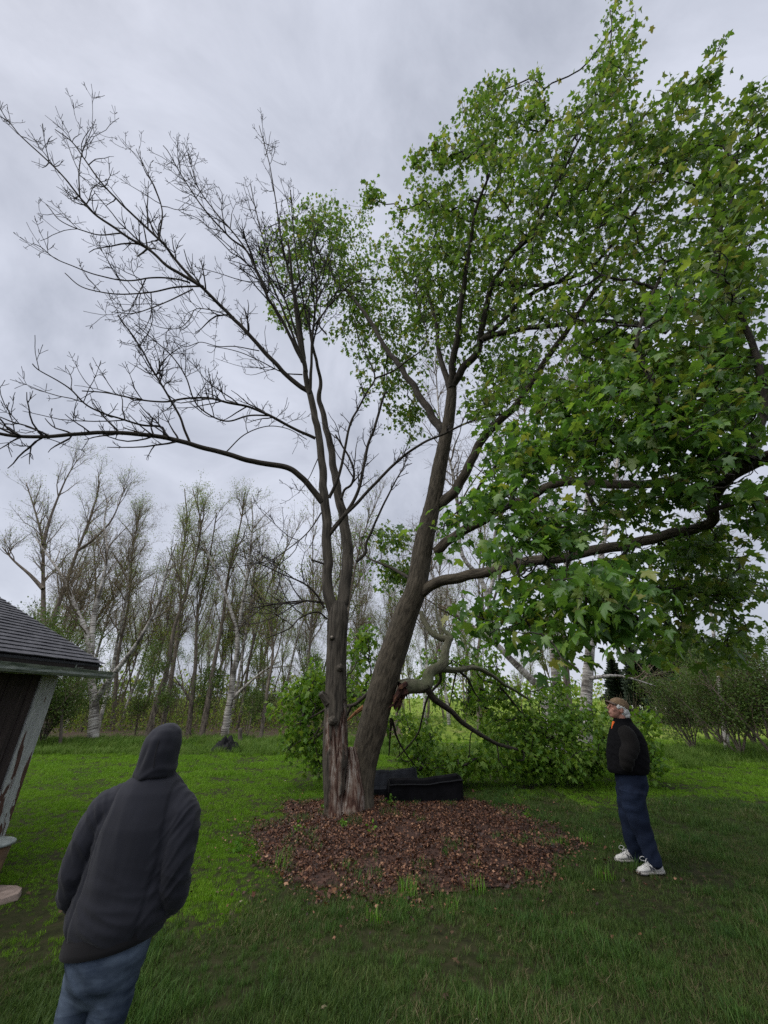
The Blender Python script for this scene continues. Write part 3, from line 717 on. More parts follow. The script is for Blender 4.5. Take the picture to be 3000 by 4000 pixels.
par_dead = dict(dens=[3.7, 2.8, 2.15], pair=[0.8, 0.55, 0.45], ang=(32, 62), lift=[0.18, 0.22, 0.2], len=[0.17, 0.52, 1.35], k=[2, 4, 6], up=[0.05, 0.08, 0.07], jit=0.14, r=[0.0075, 0.0125, 0.022], rmin=0.0052)
out = [[], [], []]
for i_, (P, R) in enumerate(br): grow(P, R, 1 if 22 <= i_ < 30 else 2, out, par_dead, 0.3 if 22 <= i_ < 30 else 0.22)
g = Geo()
for k in (2, 1, 0): paths_to_segs(g, [(p - DLn, r) for p, r in out[k]], 4 if k == 2 else 3)
put('twigs', g, M['twig'], dead, kind='stuff')
# knots and cut stubs on the trunk
def knot(parent, off, c, d, r, ln, matb, matc, name='knot'):
    c = np.array(c); d = norm(d); g = Geo()
    P = np.array([c - d * r * 0.8, c, c + d * ln * 0.6, c + d * ln]); R = np.array([r * 1.5, r * 1.25, r * 1.0, r * 0.92])
    P, R = resample(P, R, 0.015); tube(g, P - off, R, 16, lambda th, s, PP, D, RR: RR * 0.10 * np.sin(th[None, :] * 5 + s[:, None] * 40))
    o = put(name, g, matb, parent)
    g = Geo(); tube(g, np.array([c + d * ln * 0.99, c + d * (ln + 0.006)]) - off, np.array([r * 0.72, r * 0.7]), 12)
    put('cut_face', g, matc, o)
M['cut'] = surf('old_cut_wood', [(0.35, (0.16, 0.13, 0.10)), (0.6, (0.34, 0.30, 0.25))], 40)
M['cut_dark'] = plain('dark_cut', (0.05, 0.045, 0.042))
knot(dead, DLn, at(*px('c', 493, 150), 7.55), (0, -1, 0.1), 0.035, 0.03, M['bark_dead'], M['cut'])
knot(dead, DLn, at(*px('c', 455, 555), 7.68), (-0.75, -0.45, 0.9), 0.06, 0.16, M['bark_dead'], M['cut_dark'])
knot(dead, DLn, at(*px('c', 495, 690), 7.56), (0, -1, 0.0), 0.055, 0.02, M['bark_dead'], M['bark_dead'])
knot(dead, DLn, at(*px('c', 545, 345), 7.57), (0.2, -1, 0.0), 0.05, 0.02, M['bark_dead'], M['bark_dead'])

# ================================================================== leafy maple (right stem)
LL = Vector((-0.25, 8.3, 0)); LLn = np.array(LL)
maple = thing('leafy_maple', 'large leafy maple leaning from the leaf bed, crown filling the sky', 'tree', LL)
def maple_hole(d, p, s, cx, cy):
    z = p[2]
    if z > 1.05: return 0.0
    v = mnoise.noise((p[0] * 7, p[1] * 7, z * 1.4 + 9)); face = -d[0] * 0.85 - d[1] * 0.45
    v += 0.6 * mnoise.noise((p[0] * 22, p[1] * 22, z * 4))
    return 1.0 if face + 0.32 * v > 0.93 + 0.2 * max(0, z - 0.5) else 0.0
T0 = traced('c', [(668, 1345, 90, 8.3), (664, 1250, 88, 8.3), (672, 1130, 82, 8.3), (690, 1000, 82, 8.3), (716, 870, 86, 8.29), (752, 740, 90, 8.28), (782, 620, 90, 8.26), (820, 480, 90, 8.25), (860, 340, 90, 8.22), (905, 200, 85, 8.2), (950, 60, 80, 8.15), (985, -40, 79, 8.1)])
T1 = traced('b', [(805, 2100, 66, 8.08), (855, 1960, 60, 8.0), (880, 1850, 56, 7.95), (905, 1700, 54, 7.9), (935, 1560, 52, 7.8), (965, 1430, 46, 7.7), (990, 1290, 42, 7.6), (1018, 1150, 38, 7.45), (1042, 1010, 34, 7.3), (1055, 900, 31, 7.2), (1058, 830, 28, 7.1)])
P0 = np.vstack([T0[0], T1[0][1:]]); R0 = np.concatenate([T0[1], T1[1][1:] * np.linspace(0.98, 0.84, len(T1[1]) - 1)])
Pt, Rt = resample(P0, R0 * 0.95, 0.05)
g = Geo(); tube(g, Pt - LLn, Rt, 56, bark_disp(0.014, 8.0, 20, 4.0, maple_hole, 0.21, 0.30))
put('trunk', g, M['bark'], maple, attr='wood')
mb = [(Pt[60:], Rt[60:])]
def L_(fr, pts, Y0, Y1, r0, r1, n=10, mat=None, ease=1.0):
    P, R = dlimb('limb', *limb(fr, pts, Y0, Y1, r0, r1), n=n, mat=mat or M['branch'], par=maple, off=LLn); mb.append((P, R)); return P, R
L_('e', [(-75, 1170), (0, 1130), (100, 1095), (350, 1040), (500, 1015), (800, 960), (1000, 915), (1200, 875), (1340, 835), (1388, 800), (1384, 740), (1420, 640), (1500, 565), (1700, 480)], 7.95, 3.3, 0.115, 0.05, 12, M['bark'])
L_('e', [(0, 965), (60, 910), (120, 875), (300, 770), (480, 690), (600, 625), (720, 610), (900, 635), (1150, 605), (1400, 545), (1700, 470)], 7.9, 3.2, 0.11, 0.045, 12, M['bark'])
L_('e', [(1345, 770), (1500, 720), (1700, 690)], 3.7, 3.3, 0.03, 0.018)
L_('b', [(965, 1500), (1060, 1420), (1120, 1330), (1200, 1170), (1300, 1050), (1400, 950), (1480, 830), (1600, 650), (1750, 440), (1900, 240)], 7.75, 5.0, 0.125, 0.035, 12, M['bark'])
L_('b', [(1050, 860), (1012, 750), (985, 600), (960, 450), (900, 250)], 7.15, 7.4, 0.085, 0.03)
L_('b', [(1056, 850), (1065, 760), (1090, 550), (1130, 250), (1160, 50), (1185, -100), (1260, -300)], 7.1, 4.8, 0.10, 0.025)
L_('b', [(1060, 850), (1110, 760), (1200, 640), (1240, 420), (1290, 260), (1380, 130), (1520, -40), (1650, -300), (1760, -520)], 7.1, 4.0, 0.10, 0.02)
L_('b', [(1010, 1090), (980, 1040), (900, 920), (760, 710), (680, 600), (610, 480), (500, 340), (430, 270), (340, 120)], 7.4, 8.6, 0.11, 0.03)
L_('d', [(240, 1690), (420, 1640), (600, 1620), (760, 1600), (1000, 1610), (1150, 1660)], 6.3, 4.6, 0.07, 0.025)
L_('d', [(230, 1700), (330, 1610), (430, 1500), (530, 1440), (600, 1410), (750, 1350), (870, 1230), (1000, 1050), (1130, 850)], 6.4, 4.2, 0.065, 0.018)
L_('d', [(300, 1410), (440, 1420), (600, 1410), (720, 1300), (850, 1080), (1000, 880)], 5.8, 4.2, 0.05, 0.016)
L_('d', [(400, 1250), (560, 1110), (650, 1000), (580, 840), (690, 690), (780, 520), (850, 330), (880, 150), (870, 40)], 5.3, 3.2, 0.05, 0.01)
L_('d', [(830, 760), (1000, 620), (1100, 520), (1250, 430), (1380, 300), (1440, 180)], 4.2, 2.9, 0.03, 0.008)
L_('e', [(1420, 640), (1330, 480), (1200, 300), (1080, 120), (1000, -60), (1060, -260), (1150, -480)], 3.6, 3.6, 0.06, 0.02)
L_('e', [(1560, 510), (1640, 250), (1600, 0), (1500, -250), (1400, -500), (1480, -800)], 3.4, 3.0, 0.055, 0.014)
L_('e', [(380, 735), (420, 600), (620, 500), (780, 410), (900, 330), (1050, 200), (1200, 120)], 5.4, 3.8, 0.05, 0.016)
L_('e', [(120, 880), (180, 780), (220, 640), (330, 500)], 6.9, 5.2, 0.05, 0.02)
L_('e', [(740, 610), (800, 800), (700, 900), (650, 1050), (560, 1180), (440, 1300)], 5.0, 3.2, 0.028, 0.008)
L_('e', [(1000, 915), (900, 1020), (850, 1130), (820, 1250), (900, 1350)], 4.4, 2.9, 0.022, 0.007)
L_('e', [(330, 1045), (300, 1180), (250, 1280), (200, 1380)], 6.3, 3.6, 0.025, 0.006)
L_('e', [(960, 1130), (1100, 1140), (1300, 1160), (1500, 1240)], 4.5, 5.5, 0.03, 0.008)
L_('f', [(900, 1260), (850, 1230), (790, 1200), (780, 1160)], 8.3, 10.2, 0.05, 0.015)

CROWN = [  # centre and radii in the whole-photo frame, depth range, number of shoots
 (1335, 100, 58, 120, 2.9, 3.5, 46), (1290, 250, 105, 110, 3.2, 4.2, 90), (1048, 215, 58, 70, 4.2, 5.0, 34), (1150, 230, 50, 70, 3.8, 4.6, 34),
 (1040, 320, 100, 75, 4.3, 5.5, 66), (945, 330, 28, 55, 4.6, 5.2, 16), (900, 350, 20, 30, 4.8, 5.2, 8), (1180, 350, 150, 100, 3.5, 5, 120), (1400, 320, 120, 120, 3, 4.2, 110),
 (1535, 180, 26, 90, 2.8, 3.2, 22), (1455, 215, 42, 60, 2.9, 3.4, 24), (1640, 240, 40, 80, 2.6, 3.0, 30), (1560, 360, 110, 120, 2.7, 3.8, 110),
 (950, 460, 115, 100, 4.8, 6.5, 95), (1120, 510, 150, 120, 4, 6, 140), (1350, 510, 170, 140, 3.3, 5, 170), (1570, 530, 120, 150, 2.7, 4, 140),
 (800, 425, 32, 25, 5.6, 6.0, 10), (850, 560, 60, 60, 6.5, 8.0, 30),
 (690, 480, 105, 65, 8.0, 9.2, 90), (620, 560, 70, 80, 8, 9.2, 60), (740, 580, 110, 90, 8, 9.5, 110), (640, 680, 60, 60, 8.4, 9.6, 40), (790, 680, 100, 90, 8.4, 10, 90), (850, 790, 85, 100, 8.4, 10, 80), (910, 660, 90, 110, 7.5, 9.5, 80), (880, 910, 50, 50, 8.8, 10, 26),
 (1010, 690, 110, 110, 6, 8.6, 100), (1100, 800, 90, 90, 5, 7.5, 70),
 (1250, 680, 160, 110, 3.6, 6, 150), (1500, 710, 180, 140, 2.7, 4.5, 190), (1200, 860, 120, 100, 3.6, 5.5, 100), (1400, 860, 150, 100, 3, 4.5, 140), (1590, 870, 90, 120, 2.6, 4, 100),
 (1120, 990, 90, 75, 3.6, 5, 70), (1270, 970, 110, 70, 3.2, 4.5, 75), (1450, 950, 110, 55, 2.9, 4.2, 60), (1590, 1010, 80, 50, 2.8, 3.6, 34),
 (955, 1140, 55, 22, 3.7, 4.2, 15), (1060, 1090, 80, 55, 3.3, 4.2, 44), (1190, 1130, 100, 50, 3, 4, 44),
 (1150, 1215, 120, 50, 2.9, 3.8, 46), (1260, 1265, 95, 60, 2.6, 3.5, 44), (1080, 1330, 75, 38, 3, 3.8, 20), (1180, 1350, 80, 40, 2.7, 3.4, 15), (1320, 1330, 70, 40, 2.6, 3.2, 13), (1255, 1435, 18, 12, 2.5, 2.7, 2),
 (1450, 1280, 120, 80, 4.6, 7, 110), (1595, 1260, 90, 70, 4.6, 7, 80), (1420, 1395, 110, 45, 5, 7, 60), (1590, 1380, 80, 50, 5, 7, 50), (1640, 1110, 40, 50, 3.5, 4.6, 24),
 (1000, 560, 90, 90, 5.5, 7.5, 50), (1230, 430, 130, 90, 4, 5.5, 80), (930, 560, 80, 80, 6, 8, 40), (1090, 640, 90, 80, 5, 7, 50), (1330, 800, 140, 80, 3.6, 5, 70), (1050, 880, 60, 70, 4.5, 6.5, 26), (1340, 1080, 90, 35, 3.4, 4.6, 30), (1480, 1040, 110, 45, 3.2, 4.4, 40), (1350, 1200, 90, 45, 3.4, 5, 40), (1500, 1180, 100, 50, 4.2, 6, 50),
 (850, 1160, 50, 35, 9.2, 10.4, 24), (850, 1240, 60, 35, 9.4, 10.6, 28)]
def fill(CR, dens=1.0):
    P = []
    for cx, cy, rx, ry, y0, y1, n in CR:
        k = 0
        while k < n * dens:
            a, b = rng.normal(0, 0.48, 2)
            if a * a + b * b > 1.15: continue
            P.append(at(*px('f', cx + a * rx, cy + b * ry), U(y0, y1))); k += 1
    return np.array(P)
def colonize(tips, skel, bf=0.18):
    """join every shoot to the nearest wood (greedy spanning tree); returns edges and radii"""
    N = len(tips); S = len(skel)
    nodes = np.vstack([skel, tips]); par = np.full(S + N, -1); plen = np.zeros(S + N)
    best = np.full(N, 1e9); bp = np.zeros(N, int)
    for i0 in range(0, N, 500):
        d = np.linalg.norm(tips[i0:i0 + 500, None] - skel[None], axis=2); j = d.argmin(1); best[i0:i0 + 500] = d[np.arange(len(j)), j]; bp[i0:i0 + 500] = j
    done = np.zeros(N, bool); order = []
    for _ in range(N):
        c = np.where(done, 1e9, best); i = int(c.argmin()); done[i] = True; order.append(i); par[S + i] = bp[i]
        base = 0 if bp[i] < S else plen[bp[i]]
        plen[S + i] = base + np.linalg.norm(nodes[S + i] - nodes[bp[i]])
        d = np.linalg.norm(tips - tips[i], axis=1) + bf * plen[S + i]
        m = (d < best) & ~done; best[m] = d[m]; bp[m] = S + i
    cnt = np.ones(S + N)
    for i in reversed(order): cnt[par[S + i]] += cnt[S + i]
    return nodes, par, cnt, S
def shoots(tips, skel, off, r_tip=0.0032, power=0.46):
    nodes, par, cnt, S = colonize(tips, skel)
    g = Geo(); A, B, RA, RB = [], [], [], []
    outw = np.zeros_like(tips)
    for i in range(S, len(nodes)):
        a, b = nodes[par[i]], nodes[i]; d = b - a; ln = np.linalg.norm(d)
        outw[i - S] = d / (ln + 1e-6)
        r1 = r_tip * cnt[i] ** power; r0 = r1 if par[i] >= S else r1 * 1.3
        if par[i] >= S: r0 = min(r_tip * cnt[par[i]] ** power, r1 * 1.5)
        m1 = a + d * 0.36 + rng.normal(0, 0.05, 3) * ln - np.array([0, 0, 0.06]) * ln; m2 = a + d * 0.7 + rng.normal(0, 0.05, 3) * ln - np.array([0, 0, 0.05]) * ln
        for p, q, s, e in ((a, m1, 0, 0.36), (m1, m2, 0.36, 0.7), (m2, b, 0.7, 1)):
            A.append(p - off); B.append(q - off); RA.append(r0 + (r1 - r0) * s); RB.append(r0 + (r1 - r0) * e)
    segs(g, A, B, RA, RB, 5)
    return g, outw
def leaves_on(tips, outw, off, per, spread, size, skel_thin=None):
    P, O = [], []
    for p, o in zip(tips, outw):
        k = int(rng.integers(per[0], per[1] + 1))
        for _ in range(k):
            P.append(p - o * U(0, spread * 1.3) + rng.normal(0, spread * 0.42, 3) - off); O.append(o)
    P = np.array(P); O = np.array(O); n = len(P)
    return P, rng.uniform(*size, n), leaf_frames(n, (0.15, 1.25), O)

tips = fill([c[:6] + (c[6] * ((0.6 if c[1] > 1200 and c[0] > 1380 else 1.85) if c[4] > 4.0 else (0.95 if c[0] > 1480 or c[1] > 1080 else 1.15)),) for c in CROWN], 1.0)
skel = np.vstack([p[::3] for p, r in mb])
g, outw = shoots(tips, skel, LLn)
put('twigs', g, M['twig'], maple, kind='stuff')
P, S, FRM = leaves_on(tips, outw, LLn, (7, 11), 0.25, (0.055, 0.140))
# shoots on the near limbs grow from their upper and far sides; few hang in front of the wood
def proj(Q):
    zc = Q[:, 1] * CT + (Q[:, 2] - CAMH) * ST
    return 1500 + FPX * Q[:, 0] / zc, 2000 - FPX * (-Q[:, 1] * ST + (Q[:, 2] - CAMH) * CT) / zc, zc
lx, ly, lz = proj(P + LLn); keep = np.ones(len(P), bool)
for (Pb, Rb), pr in ((mb[1], 0.85), (mb[2], 0.5), (mb[0], 0.9), (mb[4], 0.7), (mb[6], 0.75), (mb[7], 0.75), (mb[9], 0.7), (mb[10], 0.6), (mb[14], 0.5), (mb[15], 0.5), (mb[16], 0.6)):
    bx, by, bz = proj(Pb)
    for i0 in range(0, len(P), 4000):
        sl_ = slice(i0, i0 + 4000)
        d = np.hypot(lx[sl_, None] - bx[None], ly[sl_, None] - by[None]); j = d.argmin(1)
        bad = (d[np.arange(len(j)), j] < 16 + Rb[j] / bz[j] * FPX) & (lz[sl_] < bz[j] + 0.1) & (bx[j] > 1560) & (rng.random(len(j)) < pr)
        keep[sl_] &= ~bad
keep &= ~((lx > 2340) & (lx < 2600) & (ly > 2660))
P, S, FRM = P[keep], S[keep], tuple(f[keep] for f in FRM)
S = np.minimum(S, 0.085 + 0.012 * np.linalg.norm(P + LLn - np.array([0, 0, CAMH]), axis=1))
cp = np.array([0, 0, CAMH]) - LLn
dist = np.linalg.norm(P - cp, axis=1)
# the 300 leaves that show largest and lie in the frame are parts of their own
loc = P + LLn; zc = loc[:, 1] * CT + (loc[:, 2] - CAMH) * ST; uu = loc[:, 0] / zc; vv = (-(loc[:, 1]) * ST + (loc[:, 2] - CAMH) * CT) / zc
inside = (np.abs(uu) < 0.98) & (np.abs(vv) < 1.3) & (zc > 0)
score = np.where(inside, S / zc, 0)
top = np.argsort(-score)[:300]; rest = np.ones(len(P), bool); rest[top] = False
near = rest & (dist < 6.0); far = rest & ~near
g = Geo(); leaf_cloud(g, P[near], S[near], 1, tuple(f[near] for f in FRM))
put('crown', g, M['leaf'], maple, kind='stuff')
g = Geo(); leaf_cloud(g, P[far], S[far], 0, tuple(f[far] for f in FRM))
put('upper_crown', g, M['leaf_far'], maple, kind='stuff')
lm = []
for V, F in LT[1]:
    gg = Geo(); gg.add(V, F)
    # petiole
    gg.add([(-0.012, 0, 0), (0.012, 0, 0), (0.008, -0.45, 0.12), (-0.008, -0.45, 0.12)], [[0, 1, 2], [0, 2, 3]])
    me = gg.mesh('leaf', True); me.materials.append(M['leaf']); lm.append(me)
for i in top:
    o = bpy.data.objects.new('leaf', lm[int(rng.integers(0, 7))]); COL.objects.link(o); o.parent = maple
    mt = Matrix(((FRM[0][i][0], FRM[1][i][0], FRM[2][i][0], 0), (FRM[0][i][1], FRM[1][i][1], FRM[2][i][1], 0), (FRM[0][i][2], FRM[1][i][2], FRM[2][i][2], 0), (0, 0, 0, 1)))
    o.matrix_local = Matrix.Translation(P[i]) @ mt @ Matrix.Scale(float(S[i]), 4)

# ================================================================== broken limb hanging behind the trunk, its leafy top on the grass
FLn = np.array([1.0, 8.6, 0.0])
fallen = thing('broken_limb', 'torn mossy maple limb with leafy top collapsed on the grass', 'limb', FLn)
fl = []
def FL(pts, Y0, Y1, r0, r1, n=8, mat=None, fr='g', name='limb'):
    P, R = dlimb(name, *limb(fr, pts, Y0, Y1, r0, r1), n=n, step=0.05, mat=mat or M['branch'], par=fallen, off=FLn); fl.append((P, R))
FL([(330, 1215), (430, 1195), (560, 1190), (600, 1150), (600, 1080), (650, 1020), (740, 985), (790, 940), (790, 870), (800, 780), (815, 700), (800, 670), (740, 660), (640, 600), (560, 480), (535, 400)], 8.25, 9.6, 0.150, 0.055, 16, M['moss_limb'])
FL([(815, 710), (855, 660), (760, 560), (712, 450), (705, 330), (700, 230)], 9.1, 9.9, 0.06, 0.018, 10, M['moss_limb'])
FL([(740, 1000), (850, 1015), (950, 1008), (1100, 1000), (1230, 1030), (1400, 1140), (1560, 1240), (1700, 1330)], 8.8, 10.4, 0.075, 0.025, 10, M['moss_limb'])
FL([(600, 1210), (640, 1270), (700, 1340), (870, 1460), (1000, 1590), (1150, 1690), (1350, 1810), (1650, 1900), (1900, 1990), (2150, 2060)], 8.35, 10.6, 0.07, 0.015, 10)
FL([(960, 1030), (1050, 1120), (1120, 1260), (1200, 1380)], 9.1, 9.9, 0.032, 0.012)
FL([(745, 1030), (740, 1130), (640, 1260), (600, 1340), (545, 1560), (505, 1700), (380, 1860), (280, 1960)], 8.8, 9.8, 0.034, 0.012)
FL([(920, 1040), (890, 1150), (850, 1400)], 9.1, 9.8, 0.024, 0.01)
FL([(215, 1540), (205, 1700), (190, 1940)], 9.0, 9.6, 0.03, 0.012)
FL([(225, 1550), (270, 1720), (360, 1900), (520, 2100)], 8.9, 9.9, 0.028, 0.01)
FL([(1340, 1150), (1450, 1260), (1600, 1450), (1750, 1600), (1950, 1800)], 9.9, 10.8, 0.028, 0.01)
FL([(1150, 1690), (1080, 1700), (1060, 1940)], 9.6, 9.8, 0.016, 0.01)
FL([(1360, 1815), (1375, 1930), (1380, 2000)], 9.8, 9.8, 0.018, 0.012)
# torn wood and the part that fell on the other side of the trunk
FL([(60, 1150), (-70, 1310), (-220, 1400), (-400, 1400), (-560, 1480), (-800, 1600)], 8.9, 9.8, 0.05, 0.015, fr='g')
FL([(-220, 1400), (-300, 1550), (-480, 1650), (-620, 1760), (-800, 1800)], 9.2, 9.9, 0.035, 0.01)
FL([(-560, 1640), (-640, 1750), (-780, 1790), (-900, 1880)], 9.6, 9.7, 0.022, 0.008)
FL([(-620, 1765), (-590, 1900), (-570, 2010)], 9.6, 9.7, 0.016, 0.01)
M['torn'] = surf('torn_wood', [(0.3, (0.018, 0.007, 0.006)), (0.55, (0.055, 0.022, 0.016)), (0.8, (0.22, 0.11, 0.05))], 14, stretch=(1, 1, 0.25), rough=0.9, bump=0.8, bumpdist=0.03)
for k in range(22):
    q_ = U(0, 1); g = Geo(); a = at(*px('g', 360 - 90 * q_ + U(-30, 40), 1170 + 190 * q_ + U(-20, 20)), 8.10 + U(-0.05, 0.12))
    d = norm((U(-0.9, 0.1), U(-0.5, 0.3), U(-1.2, -0.3))); ln = U(0.08, 0.26); w = U(0.025, 0.06)
    P_ = np.array([a - d * 0.08, a + d * ln * 0.5 + rng.normal(0, 0.012, 3), a + d * ln]); tube(g, P_ - FLn, np.array([w, w * 0.8, 0.004]), 5)
    put('splinter', g, M['torn'], fallen, smooth=False)
g = Geo(); a = at(*px('c', 700, 600), 8.75); b = at(*px('c', 590, 690), 8.8)
tube(g, np.array([a, (a + b) / 2 + [0, 0, 0.02], b]) - FLn, np.array([0.05, 0.035, 0.012]), 7)
M['torn_orange'] = surf('fresh_torn_wood', [(0.3, (0.10, 0.040, 0.015)), (0.7, (0.26, 0.125, 0.05))], 18, rough=0.85)
put('splinter', g, M['torn_orange'], fallen, smooth=False)
FALL = [(700, 1480, 110, 45, 9.7, 11.2, 70), (650, 1530, 70, 55, 9.7, 11, 60), (660, 1600, 60, 40, 9.6, 10.6, 40), (700, 1660, 40, 30, 9.5, 10.4, 14), (780, 1400, 40, 60, 9.6, 11, 40), (800, 1520, 40, 60, 9.5, 10.5, 30),
        (900, 1590, 90, 60, 10, 11.8, 50), (960, 1650, 110, 26, 9.7, 11, 80), (1060, 1500, 90, 60, 10, 12, 60), (1130, 1580, 110, 60, 10, 12, 110), (1130, 1650, 110, 24, 9.8, 11, 80), (1240, 1560, 80, 50, 10, 12, 90), (1230, 1640, 90, 28, 9.6, 11.2, 90), (1040, 1430, 60, 40, 10, 11.5, 26), (930, 1450, 50, 60, 10, 11.6, 24),
        (1330, 1600, 60, 50, 10, 11.5, 50), (1390, 1620, 40, 40, 10, 11, 40), (1400, 1560, 24, 24, 10.2, 11, 14), (1410, 1660, 24, 20, 9.8, 10.6, 12), (1200, 1500, 60, 30, 10.5, 12, 30)]
tips = fill(FALL, 1.4); tips[:, 2] = np.maximum(tips[:, 2], 0.06)
skel = np.vstack([p[::3] for p, r in fl])
g, outw = shoots(tips, skel, FLn, 0.0038)
put('twigs', g, M['twig'], fallen, kind='stuff')
P, S, FRM = leaves_on(tips, outw, FLn, (6, 9), 0.25, (0.07, 0.14))
P[:, 2] = np.maximum(P[:, 2], 0.05)
g = Geo(); leaf_cloud(g, P, S, 0, FRM)
put('foliage', g, M['leaf_fallen'], fallen, kind='stuff')

# ================================================================== woodland behind the lawn
PAR_TALL = dict(dens=[2.3, 1.9, 1.25], pair=[0.3, 0.35, 0.3], ang=(22, 48), lift=[0.1, 0.2, 0.35], len=[0.75, 1.5, 3.2], k=[3, 4, 6], up=[0.03, 0.06, 0.09], jit=0.14, r=[0.0065, 0.011, 0.036], rmin=0.005)
PAR_BIRCH = dict(dens=[3.0, 2.5, 1.35], pair=[0.3, 0.3, 0.2], ang=(30, 55), lift=[-0.1, 0.05, 0.25], len=[0.8, 1.3, 2.6], k=[3, 4, 6], up=[-0.10, 0.0, 0.06], jit=0.13, r=[0.005, 0.010, 0.035], rmin=0.004)
PAR_SAP = dict(dens=[3.0, 3.0, 2.2], pair=[0.4, 0.4, 0.4], ang=(30, 60), lift=[0.1, 0.15, 0.25], len=[0.3, 0.55, 1.1], k=[3, 3, 5], up=[0.03, 0.05, 0.06], jit=0.16, r=[0.004, 0.007, 0.015], rmin=0.0035)
def tiny_leaves(g, P, size, hang=False):
    n = len(P)
    if not n: return
    if hang:
        a = rng.uniform(0, 6.283, n); x = np.stack([np.cos(a), np.sin(a), np.zeros(n)], 1) * 0.22; y = np.tile([0, 0, -1.0], (n, 1)) + rng.normal(0, 0.25, (n, 3))
    else:
        x = rng.normal(0, 1, (n, 3)); x /= np.linalg.norm(x, axis=1)[:, None]; y = rng.normal(0, 1, (n, 3)); y -= x * (x * y).sum(1)[:, None]; y /= np.linalg.norm(y, axis=1)[:, None]; x = x * 0.6
    s = size[:, None]
    V = np.stack([P, P + (x * 0.5 + y * 0.45) * s, P + y * s, P + (-x * 0.5 + y * 0.45) * s], 1)
    F = np.arange(n)[:, None] * 4 + np.array([[0, 1, 2, 3]])
    g.add(V.reshape(-1, 3), F)
def wood_tree(trunks, par, leaf_n, leaf_size, hang=False, t0=0.3, low=0.0):
    """meshes (trunk, branches, crown) for stems given as (path, radii)"""
    out = [[], [], []]; gt = Geo()
    for P, R in trunks:
        P, R = resample(P, R, 0.35)
        tube(gt, P, R, 9); grow(P, R, 2, out, par, t0)
    gb = Geo()
    for P, R in out[2]: tube(gb, P, R, 5)
    paths_to_segs(gb, out[1], 3); paths_to_segs(gb, out[0], 3)
    tips = [p for P, R in out[0] for p in (P[-1], (P[-1] + P[-2]) / 2, P[1])] + [P[-1] for P, R in out[1]]
    gl = Geo()
    if tips and leaf_n:
        T = np.array(tips); T = T[rng.integers(0, len(T), leaf_n)] + rng.normal(0, 0.15, (leaf_n, 3))
        if low: T = T[rng.random(len(T)) < np.clip(1.15 - T[:, 2] / low, 0.12, 1)]
        tiny_leaves(gl, T, rng.uniform(*leaf_size, len(T)), hang)
    return gt, gb, gl
def tree_meshes(gt, gb, gl, mt, mb_, ml):
    a, b, c = gt.mesh('trunk'), gb.mesh('branches'), gl.mesh('crown', False)
    a.materials.append(mt); b.materials.append(mb_); c.materials.append(ml)
    return a, b, c
def spot_of(sx):
    return ('behind the shed', 'above the hooded head', 'left of the dead maple', 'far behind the collapsed limb')[0 if sx < 520 else 1 if sx < 950 else 2 if sx < 1400 else 3]
def plant_tree(name, meshes, loc, rot, scl, label, cat='tree', group=None):
    t = thing(name, label, cat, loc, group); t.rotation_euler = rot; t.scale = (scl,) * 3
    for nm, me in zip(('trunk', 'branches', 'crown'), meshes):
        if len(me.polygons):
            o = link(nm, me, None, t)
            if nm != 'trunk': o['kind'] = 'stuff'
    return t
def stem(h, r, lean=(0, 0), k=11, jit=0.07):
    P = [np.zeros(3)]; d = norm((lean[0], lean[1], 1))
    for i in range(k):
        d = norm(d + rng.normal(0, jit, 3) * [1, 1, 0.2] + np.array([0, 0, 0.05])); P.append(P[-1] + d * h / k)
    return np.array(P), np.linspace(r, r * 0.12, k + 1) * np.linspace(1.0, 1.0, k + 1)
def traced_tree(name, fr, stems_px, Yd, label, par, mats, leaf, hang=False, t0=0.3, low=0.0, group=None, dY=0.0):
    base = at(*px(fr, *stems_px[0][0][0]), Yd); base[2] = 0.0
    tr = []
    for pts, r0, r1 in stems_px:
        P, R = limb(fr, pts, Yd, Yd + dY + U(-1.0, 1.0), r0, r1); P = P - base
        if abs(P[0][2]) < 1.0 and np.linalg.norm(P[0][:2]) < 0.8: P[0][2] = -0.05
        tr.append((P, R))
    ms = tree_meshes(*wood_tree(tr, par, leaf[0], leaf[1], hang, t0, low), *mats)
    return plant_tree(name, ms, base, (0, 0, 0), 1.0, label, group=group)
MB_, MD_ = (M['birch'], M['far_twig'], M['catkin']), (M['far_bark'], M['far_twig'], M['leaf_spring'])
# birches that can be told apart
traced_tree('birch_tree', 'h', [([(465, 1590), (467, 1480), (470, 1400), (455, 1290), (450, 1150), (425, 1030), (380, 930), (330, 800), (250, 680), (180, 580)], 0.25, 0.03),
                                ([(475, 1390), (520, 1320), (570, 1250), (650, 1150), (720, 1040), (790, 900), (830, 740), (880, 600)], 0.15, 0.03),
                                ([(452, 1160), (470, 950), (510, 800), (535, 650), (520, 500), (540, 380)], 0.16, 0.03)], 20.5,
            'white birch forking low into three stems at the lawn edge beside the shed', PAR_BIRCH, MB_, (5200, (0.05, 0.09)), True, 0.35)
traced_tree('birch_tree', 'h', [([(1120, 1570), (1128, 1490), (1150, 1370), (1165, 1250), (1185, 1120), (1170, 1000), (1100, 800), (1030, 640), (960, 520)], 0.21, 0.03),
                                ([(1150, 1385), (1250, 1290), (1340, 1220), (1400, 1190)], 0.10, 0.03), ([(1180, 1100), (1210, 900), (1240, 700), (1260, 500), (1250, 380)], 0.12, 0.03)], 22.5,
            'white birch with a long low limb reaching toward the dead maple', PAR_BIRCH, MB_, (5200, (0.05, 0.09)), True, 0.35)
